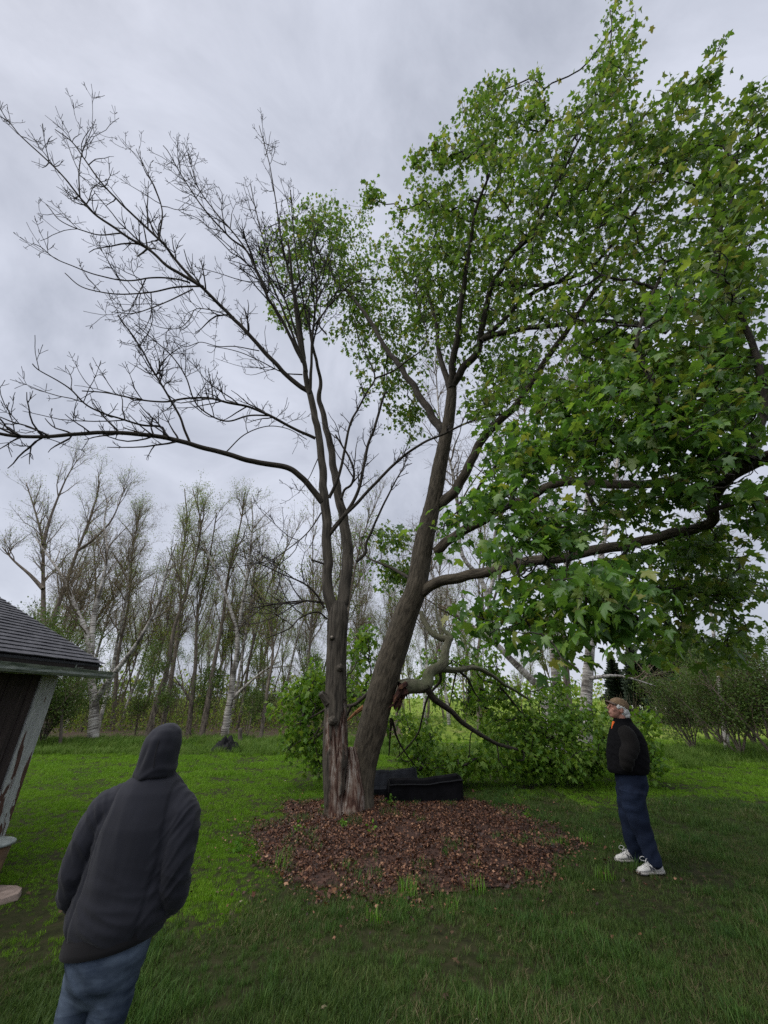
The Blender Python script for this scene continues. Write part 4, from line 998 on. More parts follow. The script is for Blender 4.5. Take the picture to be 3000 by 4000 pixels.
traced_tree('birch_tree', 's', [([(2196, 2960), (2182, 2737), (2165, 2490), (2200, 2250), (2290, 2000), (2285, 1750), (2240, 1500), (2180, 1300)], 0.20, 0.03), ([(2190, 2300), (2120, 2150), (2080, 1900), (2050, 1650), (2060, 1420)], 0.10, 0.02)], 14.0,
            'white birch trunk behind the collapsed limb, under the overhanging maple leaves', PAR_BIRCH, MB_, (4600, (0.035, 0.06)), True, 0.5)
traced_tree('birch_tree', 's', [([(2284, 2960), (2289, 2760), (2300, 2600), (2325, 2330), (2370, 2040), (2420, 1750), (2440, 1500)], 0.24, 0.03), ([(2300, 2650), (2420, 2640), (2560, 2680)], 0.07, 0.02)], 14.6,
            'thick white birch standing just behind the man in the cap', PAR_BIRCH, MB_, (4200, (0.035, 0.06)), True, 0.5)
traced_tree('birch_tree', 's', [([(2150, 2950), (2120, 2713), (2060, 2640), (1990, 2570), (1900, 2480), (1800, 2420), (1740, 2340), (1700, 2280), (1640, 2100)], 0.17, 0.03), ([(1930, 2500), (1905, 2330), (1870, 2250), (1800, 2150), (1780, 1900), (1720, 1650), (1700, 1400)], 0.11, 0.02), ([(1905, 2350), (1930, 2240), (1920, 2150), (1960, 1950), (1950, 1700)], 0.08, 0.02)], 13.6,
            'birch leaning hard over toward the leafy maple trunk', PAR_BIRCH, MB_, (4600, (0.035, 0.06)), True, 0.4)
traced_tree('woodland_tree', 's', [([(2226, 2960), (2220, 2760), (2207, 2560), (2180, 2300), (2120, 2050), (2080, 1800)], 0.15, 0.03)], 13.9, 'dark slim trunk squeezed between two white birches', PAR_BIRCH, (M['far_bark'], M['far_twig'], M['catkin']), (2500, (0.035, 0.06)), True, 0.5)
traced_tree('birch_tree', 's', [([(2830, 2900), (2790, 2500), (2760, 2200), (2800, 1950)], 0.10, 0.03)], 17.0, 'birch with brown catkins showing right of the low maple limb', PAR_BIRCH, MB_, (3500, (0.04, 0.07)), True, 0.4)
# big dark trunks on the left
traced_tree('woodland_tree', 'h', [([(225, 1500), (215, 1000), (215, 760), (212, 600), (180, 460), (130, 300)], 0.24, 0.03), ([(212, 610), (260, 450), (330, 280), (390, 180)], 0.12, 0.02), ([(215, 830), (150, 760), (70, 690), (10, 620)], 0.13, 0.03)], 24, 'dark forked tree rising straight above the shed roof', PAR_TALL, MD_, (2200, (0.05, 0.10)), False, 0.45)
traced_tree('woodland_tree', 'h', [([(190, 1500), (250, 1040), (330, 800), (390, 630), (440, 500), (480, 380), (500, 280)], 0.25, 0.03), ([(385, 640), (470, 580), (560, 480), (620, 330)], 0.10, 0.02)], 23.5, 'dark tree leaning away from the shed roof', PAR_TALL, MD_, (2200, (0.05, 0.10)), False, 0.45)
traced_tree('woodland_tree', 'h', [([(735, 1560), (780, 1400), (830, 1250), (870, 1020), (930, 850), (980, 650), (1000, 500), (960, 330)], 0.15, 0.03)], 22, 'slanting dark tree rising behind the hooded head', PAR_TALL, MD_, (3600, (0.05, 0.10)), False, 0.35)
traced_tree('woodland_tree', 'h', [([(812, 1520), (850, 1300), (880, 1100), (900, 900), (905, 700), (930, 500), (920, 330)], 0.15, 0.03)], 24.5, 'straight dark tree just right of the slanting one above the hood', PAR_TALL, MD_, (3600, (0.05, 0.10)), False, 0.35)
traced_tree('woodland_tree', 'h', [([(940, 1550), (955, 1400), (975, 1200), (985, 950), (1040, 700), (1080, 450)], 0.14, 0.03), ([(955, 1400), (900, 1310), (850, 1250)], 0.07, 0.02)], 23, 'dark woodland tree with a low crooked side limb', PAR_TALL, MD_, (3400, (0.05, 0.10)), False, 0.35)
traced_tree('woodland_tree', 'h', [([(1005, 1560), (1035, 1400), (1065, 1220), (1110, 980), (1140, 750), (1200, 500), (1220, 350)], 0.16, 0.03)], 22.5, 'leaning dark tree beside the birch with the long limb', PAR_TALL, MD_, (3400, (0.05, 0.10)), False, 0.35)
traced_tree('woodland_tree', 'h', [([(1305, 1530), (1330, 1350), (1360, 1150), (1350, 900), (1380, 700)], 0.10, 0.03)], 21, 'thin dark tree left of the dead maple trunk', PAR_TALL, MD_, (3400, (0.05, 0.10)), False, 0.35)
traced_tree('woodland_tree', 'h', [([(565, 1510), (575, 1350), (590, 1150), (640, 900), (660, 650), (700, 420)], 0.14, 0.03)], 26, 'dark tree standing behind the low forked birch', PAR_TALL, MD_, (3400, (0.05, 0.10)), False, 0.35)
# the rest of the wood: copies of a few grown trees
kinds = [tree_meshes(*wood_tree((lambda a: [a, (a[0][4] + (stem(h * .55, r * .55, (U(-.6, .6), U(-.5, .5)))[0]), stem(h * .55, r * .55)[1])])(stem(h, r, (U(-.12, .12), U(-.1, .1)))), PAR_TALL, int(ln * 1.25), (0.08, 0.16), False, t0, lo), *MD_) for h, r, ln, t0, lo in
         ((15, .11, 4200, .3, 13), (17, .13, 3200, .4, 14), (13, .085, 5200, .25, 11), (16, .10, 4400, .3, 13), (12, .075, 6000, .2, 10))]
spots = []
for k in range(42):
    Yd = U(25, 42); sx = U(-60, 1500) if k < 34 else U(1500, 1900)
    spots.append((sx, Yd))
for k in range(34): spots.append((U(-60, 2250), U(36, 54)))
for k, (sx, Yd) in enumerate(spots):
    s_ = depth(sx, 2800, Yd); x = (sx - 1500) / FPX * s_
    plant_tree('woodland_tree', kinds[k % 5], (x, Yd, 0), (rng.normal(0, 0.05), rng.normal(0, 0.06), U(0, 6.28)), U(0.8, 1.05) * (0.85 if Yd > 34 else 1), 'slender thinly leaved tree in the wood ' + spot_of(sx), group='slender trees in the wood ' + spot_of(sx))
bk = [tree_meshes(*wood_tree([stem(h, r, (U(-.1, .1), U(-.1, .1)))], PAR_BIRCH, 6500, (0.06, 0.11), True, 0.35), *MB_) for h, r in ((15, .12), (17, .14), (16, .11))]
for k in range(16):
    Yd = U(24, 38); sx = (k + U(0.1, 0.9)) * 1500 / 13; x = (sx - 1500) / FPX * depth(sx, 2800, Yd)
    plant_tree('birch_tree', bk[k % 3], (x, Yd, 0), (rng.normal(0, 0.04), rng.normal(0, 0.05), U(0, 6.28)), U(0.8, 1.05), 'slim pale birch hung with brown catkins in the wood ' + spot_of(sx), group='slim birches in the wood ' + spot_of(sx))
saps = [tree_meshes(*wood_tree([stem(h, .03, (U(-.2, .2), U(-.2, .2)), 6, 0.1) for _ in range(m)], PAR_SAP, ln, (0.06, 0.11), False, 0.2), M['far_bark'], M['far_twig'], M['leaf_shrub']) for h, m, ln in ((4.2, 1, 1500), (3.2, 2, 1800), (5.5, 1, 2200), (2.4, 4, 2200))]
for k in range(26):
    sx = U(-40, 1400); Yd = U(20.5, 36); s_ = depth(sx, 2800, Yd)
    plant_tree('sapling', saps[k % 4], ((sx - 1500) / FPX * s_, Yd, 0), (0, 0, U(0, 6.28)), U(0.7, 1.25), 'small leafy sapling under the wood ' + spot_of(sx), 'sapling', 'saplings under the wood ' + spot_of(sx))
# shrubs closing the right edge
shr = [tree_meshes(*wood_tree([stem(h, .035, (U(-.5, .5), U(-.5, .5)), 6, 0.12) for _ in range(m)], PAR_SAP, ln, (0.05, 0.09), False, 0.12), M['far_bark'], M['far_twig'], M['leaf_shrub']) for h, m, ln in ((3.6, 8, 9000), (3.0, 7, 7000))]
SH = [(2690, 16.5, .75, 'young shrub with fresh leaves beside the leaning fence post'), (2860, 15.0, 1.0, 'dense green shrub behind the lawn right of the fence posts'), (2990, 14.0, 1.1, 'tall green shrub cut by the right edge of the picture'),
      (3080, 16.5, 1.25, 'large shrub behind the tall one at the right edge'), (2930, 18.5, 1.2, 'shrub filling the gap behind the dense green shrub'), (2800, 19.5, 1.1, 'shrub in front of the dark spruces')]
for k, (sx, Yd, sc, lb) in enumerate(SH):
    s_ = depth(sx, 2850, Yd); plant_tree('shrub', shr[k % 2], ((sx - 1500) / FPX * s_, Yd, 0), (0, 0, U(0, 6.28)), sc, lb, 'shrub', 'shrubs closing the right edge')
LS = [(30, 17.0, 1.3, 'green bush behind the shed roof'), (180, 18.5, 1.1, 'bush between the shed and the low forked birch'), (-60, 20, 1.6, 'tall bush rising behind the shed ridge')]
for k, (sx, Yd, sc, lb) in enumerate(LS):
    s_ = depth(sx, 2850, Yd); plant_tree('shrub', shr[k % 2], ((sx - 1500) / FPX * s_, Yd, 0), (0, 0, U(0, 6.28)), sc, lb, 'shrub', 'bushes behind the shed')
# spruces
def spruce_mesh(h, r):
    gt = Geo(); tube(gt, np.array([[0, 0, 0], [0, 0, h * 0.5], [0, 0, h]]), np.array([h * 0.018, h * 0.012, 0.01]), 7)
    gn = Geo(); A, B, RA, RB = [], [], [], []
    V, F = [], []
    z = 0.4
    while z < h * 0.985:
        rr = r * (1 - z / h) ** 0.85 * U(0.8, 1.1); k = 7 + int(5 * (1 - z / h))
        for a in np.linspace(0, 6.283, k, endpoint=False) + U(0, 1):
            L_n = rr * U(0.7, 1.15); d = np.array([math.cos(a), math.sin(a), 0]); s = np.array([-math.sin(a), math.cos(a), 0])
            for q in np.linspace(0.12, 1, 9):
                p = d * L_n * q + [0, 0, z - 0.30 * L_n * q + 0.12 * L_n * q * q]
                w = 0.30 * L_n * (1.15 - q) + 0.08
                for sg in (-1, 1):
                    e = p + s * sg * w + d * w * 0.5 + [0, 0, -U(0.05, 0.22)]
                    n0 = len(V); V += [p, p + d * 0.16 + [0, 0, 0.03], e, e - d * 0.12 - [0, 0, U(0.08, 0.2)]]; F.append([n0, n0 + 1, n0 + 2, n0 + 3])
        z += max(0.16, h * 0.032) * U(0.8, 1.2)
    gn.add(V, F)
    a, b, c = gt.mesh('trunk'), Geo().mesh('branches'), gn.mesh('crown', False)
    a.materials.append(M['far_bark']); c.materials.append(M['needle'])
    return a, b, c
sp = [spruce_mesh(7.5, 2.3), spruce_mesh(6.0, 2.2)]
SPR = [(2530, 36, 0.9, 'dark spruce left of centre in the row behind the fence posts'), (2620, 33, 1.0, 'dark spruce standing right behind the fence posts'), (2720, 31, 1.05, 'broad dark spruce behind the leaning wooden post'), (2440, 42, 1.0, 'dark spruce behind the thick birch'),
       (2800, 34, 1.15, 'dark spruce mostly hidden by the shrubs'), (1868, 46, 0.85, 'small pointed spruce far beyond the collapsed limb')]
for k, (sx, Yd, sc, lb) in enumerate(SPR):
    s_ = depth(sx, 2800, Yd); plant_tree('spruce_tree', sp[k % 2], ((sx - 1500) / FPX * s_, Yd, 0), (0, 0, U(0, 6.28)), sc, lb, 'spruce', 'dark spruces beyond the fence')
# brush and far wood, one mass each
g = Geo(); P = []
for _ in range(15000):
    x = U(-150, 150); y = U(75, 120); hmax = (5.5 + 3.0 * mnoise.noise((x * 0.08, y * 0.05, 0)) + 2 * mnoise.noise((x * 0.4, 0, 4)))
    P.append((x, y, U(0, 1) ** 0.8 * hmax))
P = np.array(P); tiny_leaves(g, P, rng.uniform(0.5, 1.1, len(P)))
put('far_treeline', g, M['leaf_spring'], kind='stuff', smooth=False)
g = Geo(); P = []
for _ in range(24000):
    sx = U(-80, 1500) if rng.random() < 0.72 else U(1500, 2750); Yd = U(24, 44); x = (sx - 1500) / FPX * depth(sx, 2800, Yd)
    hm = 1.25 + 1.3 * mnoise.noise((x * 0.35, Yd * 0.25, 6)) + 0.7 * mnoise.noise((x * 1.4, Yd, 1))
    if hm < 0.6 or (sx > 1500 and Yd < 34): continue
    P.append((x, Yd, U(0, 1) * hm))
P = np.array(P); tiny_leaves(g, P, rng.uniform(0.09, 0.2, len(P)))
put('undergrowth', g, M['leaf_spring'], kind='stuff', smooth=False)
g = Geo(); A, B = [], []
for _ in range(3200):
    sx = U(-80, 1450) if rng.random() < 0.93 else U(2380, 2800); Yd = U(26, 44); x = (sx - 1500) / FPX * depth(sx, 2800, Yd)
    h = U(1.0, 4.5) * (0.5 if sx > 1500 else 1); p = np.array([x, Yd, 0]); A.append(p); B.append(p + [rng.normal(0, 0.25) * h, rng.normal(0, 0.25) * h, h])
segs(g, A, B, np.full(len(A), 0.014), np.full(len(A), 0.005), 3)
put('brush_stems', g, M['far_twig'], kind='stuff')

# ================================================================== shed at the left
EX, EZ = -4.58, 2.27; RX, RZ = -7.3, 3.63; Y0s, Y1s = 0.6, 6.72
shed = thing('shed', 'weathered brown shed with grey shingle roof and peeling white corner boards', 'shed', (-6.5, 4.0, 0))
so = np.array(shed.location)
def sbox(name, lo, hi, mat, parent=shed, bev=0.004):
    g = Geo(); box(g, np.array(lo) - so, np.array(hi) - so, bev); return put(name, g, mat, parent, smooth=False)
def board_mat():
    m, t, b, out = mat_new('dark_weathered_board')
    c = coords(t, 'Object', (30, 30, 1.3)); n = _n(t, 'ShaderNodeTexNoise', Scale=1.0, Detail=7.0, Roughness=0.65); t.links.new(c.outputs[0], n.inputs['Vector'])
    r = ramp(t, [(0.3, (0.012, 0.008, 0.008)), (0.55, (0.040, 0.026, 0.024)), (0.75, (0.085, 0.062, 0.055))]); t.links.new(n.outputs[0], r.inputs[0]); t.links.new(r.outputs[0], b.inputs['Base Color'])
    b.inputs['Roughness'].default_value = 0.85
    bp = _n(t, 'ShaderNodeBump', Strength=0.5, Distance=0.006); t.links.new(n.outputs[0], bp.inputs['Height']); t.links.new(bp.outputs[0], b.inputs['Normal'])
    return m
def peel_mat():
    m, t, b, out = mat_new('peeling_white_paint')
    c = coords(t, 'Object', (9, 9, 1.7)); n = _n(t, 'ShaderNodeTexNoise', Scale=1.0, Detail=4.0, Roughness=0.5, Distortion=0.5); t.links.new(c.outputs[0], n.inputs['Vector'])
    # more paint has gone towards the foot of the board
    sx = t.nodes.new('ShaderNodeSeparateXYZ'); gp = t.nodes.new('ShaderNodeNewGeometry'); t.links.new(gp.outputs['Position'], sx.inputs[0])
    mr = _n(t, 'ShaderNodeMapRange'); mr.inputs[1].default_value = 0.3; mr.inputs[2].default_value = 2.1; mr.inputs[3].default_value = 0.09; mr.inputs[4].default_value = -0.20; t.links.new(sx.outputs['Z'], mr.inputs[0])
    ad = _n(t, 'ShaderNodeMath', operation='ADD'); t.links.new(n.outputs[0], ad.inputs[0]); t.links.new(mr.outputs[0], ad.inputs[1])
    mk = ramp(t, [(0.535, (0, 0, 0)), (0.55, (1, 1, 1))]); t.links.new(ad.outputs[0], mk.inputs[0])
    n2 = _n(t, 'ShaderNodeTexNoise', Scale=5.0, Detail=5.0); t.links.new(c.outputs[0], n2.inputs['Vector'])
    pa = ramp(t, [(0.3, (0.30, 0.31, 0.30)), (0.7, (0.50, 0.51, 0.49))]); t.links.new(n2.outputs[0], pa.inputs[0])
    wd = ramp(t, [(0.3, (0.045, 0.018, 0.014)), (0.7, (0.13, 0.06, 0.045))]); t.links.new(n2.outputs[0], wd.inputs[0])
    mm = _n(t, 'ShaderNodeMix', data_type='RGBA'); t.links.new(mk.outputs[0], mm.inputs[0]); t.links.new(pa.outputs[0], mm.inputs[6]); t.links.new(wd.outputs[0], mm.inputs[7]); t.links.new(mm.outputs[2], b.inputs['Base Color'])
    iv = _n(t, 'ShaderNodeMath', operation='SUBTRACT'); iv.inputs[0].default_value = 1.0; t.links.new(mk.outputs[0], iv.inputs[1])
    bp = _n(t, 'ShaderNodeBump', Strength=0.3, Distance=0.003); t.links.new(iv.outputs[0], bp.inputs['Height']); t.links.new(bp.outputs[0], b.inputs['Normal'])
    b.inputs['Roughness'].default_value = 0.7
    return m
M['board'] = board_mat(); M['peel'] = peel_mat()
M['shingle'] = surf('asphalt_shingle', [(0.3, (0.040, 0.041, 0.048)), (0.55, (0.075, 0.076, 0.088)), (0.75, (0.12, 0.12, 0.132))], 7, detail=9, rough=0.85, bump=0.7, bumpdist=0.004, bscale=320, nrough=0.7)
M['gutter'] = surf('weathered_gutter', [(0.32, (0.085, 0.11, 0.09)), (0.5, (0.20, 0.23, 0.19)), (0.7, (0.33, 0.35, 0.30))], 5, stretch=(2, 1, 8), rough=0.5, bump=0.15, spec=0.4)
M['soffit'] = surf('dirty_soffit', [(0.35, (0.055, 0.06, 0.045)), (0.65, (0.12, 0.125, 0.10))], 6, rough=0.8)
M['fascia'] = plain('dark_fascia', (0.035, 0.028, 0.026), 0.85)
WX = -5.03
y = Y0s + 0.2; k = 0
while y < 6.10:
    w = 0.185; sbox('board', (WX - 0.03 - 0.004 * (k % 3), y, 0.06), (WX + 0.004 * ((k * 7) % 3), min(y + w - 0.006, 6.115), 2.10), M['board'], bev=0.006); y += w; k += 1
sbox('wall_core', (-9.55, Y0s + 0.2, 0.0), (WX - 0.045, 6.42, 2.08), M['board'], bev=0)
sbox('corner_board', (WX - 0.03, 6.12, 0.02), (WX + 0.022, 6.272, 2.10), M['peel'], bev=0.005)
sbox('corner_board', (WX - 0.03, 6.280, 0.02), (WX + 0.016, 6.445, 2.10), M['peel'], bev=0.005)
sbox('frieze_board', (WX - 0.02, Y0s + 0.1, 2.104), (WX + 0.035, 6.50, 2.24), M['soffit'])
sbox('soffit', (WX + 0.04, Y0s, 2.150), (EX - 0.05, 6.66, 2.165), M['soffit'], bev=0)
sbox('fascia', (EX - 0.045, Y0s, 2.10), (EX - 0.02, 6.68, 2.245), M['fascia'])
# roof deck and shingle courses
sl = math.atan2(RZ - EZ, EX - RX); cs, sn = math.cos(sl), math.sin(sl); span = math.hypot(RX - EX, RZ - EZ)
g = Geo()
def roofpt(u, y, h): return np.array([EX - u * cs + h * sn, y, EZ + u * sn + h * cs])
V = [roofpt(u, y, h) - so for y in (Y0s, Y1s - 0.02) for u, h in ((0.0, -0.03), (span, -0.03), (span, 0.0), (0.0, 0.0))]
g.add(V, [[0, 1, 2, 3], [7, 6, 5, 4], [0, 4, 5, 1], [1, 5, 6, 2], [2, 6, 7, 3], [3, 7, 4, 0]])
V = [(2 * RX - v[0] - so[0] * 2 + so[0] * 0, v[1], v[2]) for v in (np.array(p) for p in V)]
V = [(2 * (RX - so[0]) - (p[0] + 0), p[1], p[2]) for p in [roofpt(u, y, h) - so for y in (Y0s, Y1s - 0.02) for u, h in ((0.0, -0.03), (span - 0.003, -0.03), (span - 0.003, 0.0), (0.0, 0.0))]]
g.add(V, [[3, 2, 1, 0], [4, 5, 6, 7], [1, 5, 4, 0], [2, 6, 5, 1], [3, 7, 6, 2], [0, 4, 7, 3]])
roof = put('roof', g, M['shingle'], shed, smooth=False)
EXPO = 0.135; nc = int(span / EXPO)
def shingle_mesh(L_n, seed):
    g = Geo(); nseg = 12; V = []; th = 0.012
    for i in range(nseg + 1):
        yy = L_n * i / nseg; e = 0.004 * mnoise.noise((i * 0.7, seed, 0)); cu = 0.008 * max(0, mnoise.noise((i * 0.35, seed, 5)))
        V += [(0.012 + e, yy, th + cu), (0.012 + e, yy, cu), (-0.26, yy, 0.0), (-0.26, yy, 0.002)]
    F = []
    for i in range(nseg):
        a = i * 4
        for j in range(4): F.append([a + j, a + (j + 1) % 4, a + 4 + (j + 1) % 4, a + 4 + j])
    F += [[0, 3, 2, 1], [nseg * 4, nseg * 4 + 1, nseg * 4 + 2, nseg * 4 + 3]]
    g.add(V, F); me = g.mesh('shingle', False); me.materials.append(M['shingle']); return me
shm = [shingle_mesh(0.998, 1.7 * k) for k in range(6)]
rotm = Matrix.Rotation(sl - 0.065, 4, 'Y')
for c in range(nc):
    y = Y1s - U(0, 0.5) * 0 - (0 if c % 2 else 0)
    y = Y1s; off = (c % 3) * 0.33
    first = True
    while y > 2.6:
        ln = 1.0 if not first or off == 0 else off; y0 = y - ln; first = False
        o = bpy.data.objects.new('shingle', shm[(c * 5 + int(y * 7)) % 6]); COL.objects.link(o); o.parent = roof
        p = roofpt(c * EXPO, y0 + U(-0.002, 0.002), 0.030) - so
        o.matrix_local = Matrix.Translation(p) @ rotm @ Matrix.Diagonal((1, ln, 1, 1))
        y = y0
# gutter: K profile swept along the eave
prof = [(0.0, 0.0), (0.105, 0.0), (0.125, 0.03), (0.118, 0.06), (0.135, 0.105), (0.120, 0.105), (0.106, 0.062), (0.112, 0.032), (0.098, 0.008), (0.006, 0.008), (0.006, 0.11), (0.0, 0.11)]
g = Geo(); V = []; ns = 40
for i in range(ns + 1):
    yy = Y0s + (6.86 - Y0s) * i / ns; dz = -0.02 * (i / ns) + 0.004 * mnoise.noise((i * 0.5, 2, 2))
    for x_, z_ in prof: V.append((EX - 0.015 + x_ - so[0], yy - so[1], 2.095 + z_ + dz - so[2]))
m_ = len(prof); F = [[i * m_ + j, i * m_ + (j + 1) % m_, (i + 1) * m_ + (j + 1) % m_, (i + 1) * m_ + j] for i in range(ns) for j in range(m_)]
g.add(V, F); g.add([V[ns * m_ + j] for j in (0, 1, 4, 11)], [[0, 1, 2, 3]])
gut = put('gutter', g, M['gutter'], shed, smooth=False)
for yy in (4.75, 6.15):
    g = Geo(); box(g, np.array((EX - 0.02, yy, 2.197)) - so, np.array((EX + 0.10, yy + 0.022, 2.203)) - so); box(g, np.array((EX - 0.02, yy, 2.2031)) - so, np.array((EX - 0.012, yy + 0.022, 2.262)) - so); put('gutter_strap', g, M['gutter'], gut, smooth=False)

# tub and paving slab by the shed
def lathe(g, prof, n=28, off=(0, 0, 0)):
    th = np.linspace(0, 2 * math.pi, n, endpoint=False); V = []
    for r, z in prof: V += [(r * math.cos(t) + off[0], r * math.sin(t) + off[1], z + off[2]) for t in th]
    F = [[i * n + j, i * n + (j + 1) % n, (i + 1) * n + (j + 1) % n, (i + 1) * n + j] for i in range(len(prof) - 1) for j in range(n)]
    g.add(V, F)
tub = thing('tub', 'brown plastic tub with a pale lid at the shed corner', 'tub', (-4.10, 5.12, 0.058)); tub.scale = (0.9, 0.9, 0.9)
g = Geo(); lathe(g, [(0.001, 0.003), (0.15, 0.003), (0.155, 0.02), (0.195, 0.40), (0.19, 0.40), (0.15, 0.03), (0.001, 0.03)]); put('tub_body', g, plain('brown_plastic', (0.14, 0.085, 0.045), 0.6, var=0.35, scale=6), tub)
g = Geo(); lathe(g, [(0.001, 0.432), (0.17, 0.430), (0.205, 0.424), (0.222, 0.415), (0.224, 0.395), (0.20, 0.392), (0.199, 0.404), (0.001, 0.404)]); put('lid', g, surf('pale_lid', [(0.3, (0.12, 0.145, 0.135)), (0.7, (0.30, 0.33, 0.31))], 9, rough=0.5), tub)
g = Geo()
ang = np.linspace(0, 2 * math.pi, 11, endpoint=False); rr = [0.26 + 0.07 * mnoise.noise((a, 2, 0)) for a in ang]
V = [(math.cos(a) * r * 1.25, math.sin(a) * r * 0.8, 0.0) for a, r in zip(ang, rr)] + [(math.cos(a) * r * 1.2, math.sin(a) * r * 0.76, 0.05 + 0.008 * math.sin(a * 3)) for a, r in zip(ang, rr)] + [(0, 0, 0.058)]
g.addm(V, [[11 + i, 11 + (i + 1) % 11, 22] for i in range(11)], [[i, (i + 1) % 11, 11 + (i + 1) % 11, 11 + i] for i in range(11)])
o = put('paving_slab', g, surf('pinkish_stone', [(0.3, (0.16, 0.12, 0.10)), (0.7, (0.32, 0.25, 0.21))], 12, rough=0.9), smooth=False)
o.location = (-3.93, 5.07, 0.004); tag(o, 'flat pinkish stone slab in the grass under the tub', 'slab')

# ================================================================== black plastic troughs behind the trunks
M['black_plastic'] = surf('black_plastic', [(0.3, (0.003, 0.003, 0.004)), (0.7, (0.007, 0.007, 0.009))], 8, rough=0.6, bump=0.25, bumpdist=0.01, spec=0.12)
M['grey_plastic'] = surf('dusty_black_plastic', [(0.3, (0.005, 0.006, 0.009)), (0.7, (0.016, 0.019, 0.026))], 6, rough=0.6, bump=0.25, bumpdist=0.01, spec=0.2)
def trough(name, label, loc, rz, L_n, prof, mat, sag, thick=0.012, ribs=0):
    t = thing(name, label, 'trough', loc); t.rotation_euler = (0, 0, rz)
    n = 30; g = Geo(); pr = np.array(prof); V = []
    d = np.gradient(pr, axis=0); nn = np.stack([-d[:, 1], d[:, 0]], 1); nn /= np.linalg.norm(nn, axis=1)[:, None]
    loop = np.vstack([pr, (pr + nn * thick)[::-1]]); m_ = len(loop)
    for i in range(n + 1):
        u = i / n
        for (y_, z_) in loop:
            zz = z_ * (1 + sag * 1.6 * u ** 3 - sag * 0.8 * (1 - u) ** 3) * (1 + sag * (0.5 * math.sin(u * 7 + 1) + 0.5 * mnoise.noise((u * 5, z_ * 2, 1)))) if z_ > 0.1 else z_
            V.append((L_n * (u - 0.5) + z_ * (0.28 * (1 - u) ** 2 + 0.14 * u ** 2), y_ + 0.02 * mnoise.noise((u * 6, z_ * 3, 4)), max(zz, 0.0)))
    F = [[i * m_ + j, i * m_ + (j + 1) % m_, (i + 1) * m_ + (j + 1) % m_, (i + 1) * m_ + j] for i in range(n) for j in range(m_)]
    g.add(V, F); put('shell', g, mat, t, smooth=False)
    h = len(pr)
    for e in (0, n):
        g = Geo(); ring = [V[e * m_ + j] for j in range(h)]; c = np.mean(ring, 0); top_ = max(r[2] for r in ring)
        pts_ = ring + [(ring[0][0], (ring[0][1] + ring[-1][1]) / 2, top_ * 1.04)]
        x0 = pts_[0][0]; q = len(pts_)
        W_ = [(x0, p[1], p[2]) for p in pts_] + [(x0 + 0.012 * (1 if e else -1), p[1], p[2]) for p in pts_] + [(x0, c[1], c[2]), (x0 + 0.012 * (1 if e else -1), c[1], c[2])]
        g.addm(W_, [[j, (j + 1) % q, 2 * q] for j in range(q)] + [[q + (j + 1) % q, q + j, 2 * q + 1] for j in range(q)], [[j, q + j, q + (j + 1) % q, (j + 1) % q] for j in range(q)])
        put('end_panel', g, mat, t, smooth=False)
    t.scale = (1, 1, 0.86); return t
trough('trough', 'long black plastic trough lying on the leaves right of the trunks', (0.70, 8.86, 0.02), 0.10, 1.42, [(-0.235, 0.375), (-0.205, 0.385), (-0.19, 0.36), (-0.16, 0.0), (0.14, 0.0), (0.19, 0.39), (0.205, 0.42), (0.235, 0.415)], M['black_plastic'], 0.07)
trough('trough', 'dusty black plastic trough standing behind the long one, half hidden by the trunk', (0.10, 9.55, 0.03), 0.12, 1.05, [(-0.34, 0.17), (-0.33, 0.02), (-0.31, 0.0), (-0.1, 0.14), (-0.06, 0.17), (0.06, 0.44), (0.09, 0.46), (0.12, 0.45)], M['grey_plastic'], 0.04)

# ================================================================== fence posts, tarp
M['steel'] = plain('rusty_steel', (0.045, 0.040, 0.036), 0.7); M['white_cap'] = plain('white_cap', (0.72, 0.72, 0.70), 0.5, var=0.05)
M['old_wood'] = surf('old_post_wood', [(0.3, (0.05, 0.042, 0.035)), (0.7, (0.13, 0.11, 0.09))], 12, stretch=(1, 1, 0.2), rough=0.9)
WHERE = ['directly behind the cap', 'second from the cap', 'third from the cap', 'fourth from the cap', 'fifth from the cap', 'sixth from the cap, before the leaning wooden post', 'touching the leaning wooden post', 'last one, among the shrub stems']
for k, (cx, cy) in enumerate([(785, 590), (833, 590), (852, 598), (942, 603), (1005, 600), (1060, 607), (1183, 616), (1362, 626)]):
    Yd = 27 - k * 0.5; p = at(2000 + cx / 1.659, 2400 + cy / 1.659, Yd); h = p[2]
    t = thing('fence_post', 'thin steel fence post with white tip, ' + WHERE[k], 'fence post', (p[0], Yd, 0), 'steel fence posts along the meadow')
    ln = U(0.02, 0.09)
    g = Geo(); box(g, (-0.02, -0.004, 0), (0.02, 0.004, h - 0.16)); box(g, (-0.004, 0.0045, 0), (0.004, 0.035, h - 0.16)); put('post', g, M['steel'], t, smooth=False)
    g = Geo(); box(g, (-0.024, -0.008, h - 0.158), (0.024, 0.038, h), 0.005); put('cap', g, M['white_cap'], t, smooth=False)
    t.rotation_euler = (0, -ln, 0)
def wood_post(p0, p1, r, label):
    p0 = np.array(p0); d = np.array(p1) - p0; o_ = thing('wooden_post', label, 'post', p0)
    P_, R_ = resample([np.zeros(3), d * 0.5, d], [r, r * 0.95, r * 0.85], 0.08); g = Geo()
    tube(g, P_, R_, 10, lambda th, s, PP, D, RR: RR * 0.12 * np.sin(th[None, :] * 4 + s[:, None] * 2)); put('post', g, M['old_wood'], o_)
def gp(x, y):
    r = ray(x, y); s = -CAMH / r[2]; return np.array([r[0] * s, r[1] * s, 0.0])
b0 = gp(2768, 2888); wood_post(b0, at(2716, 2768, b0[1]), 0.10, 'leaning grey wooden post in the fence before the shrubs')
b0 = gp(235, 2918); wood_post(b0, at(243, 2772, b0[1]), 0.06, 'thin wooden post standing in the weeds beside the shed corner')
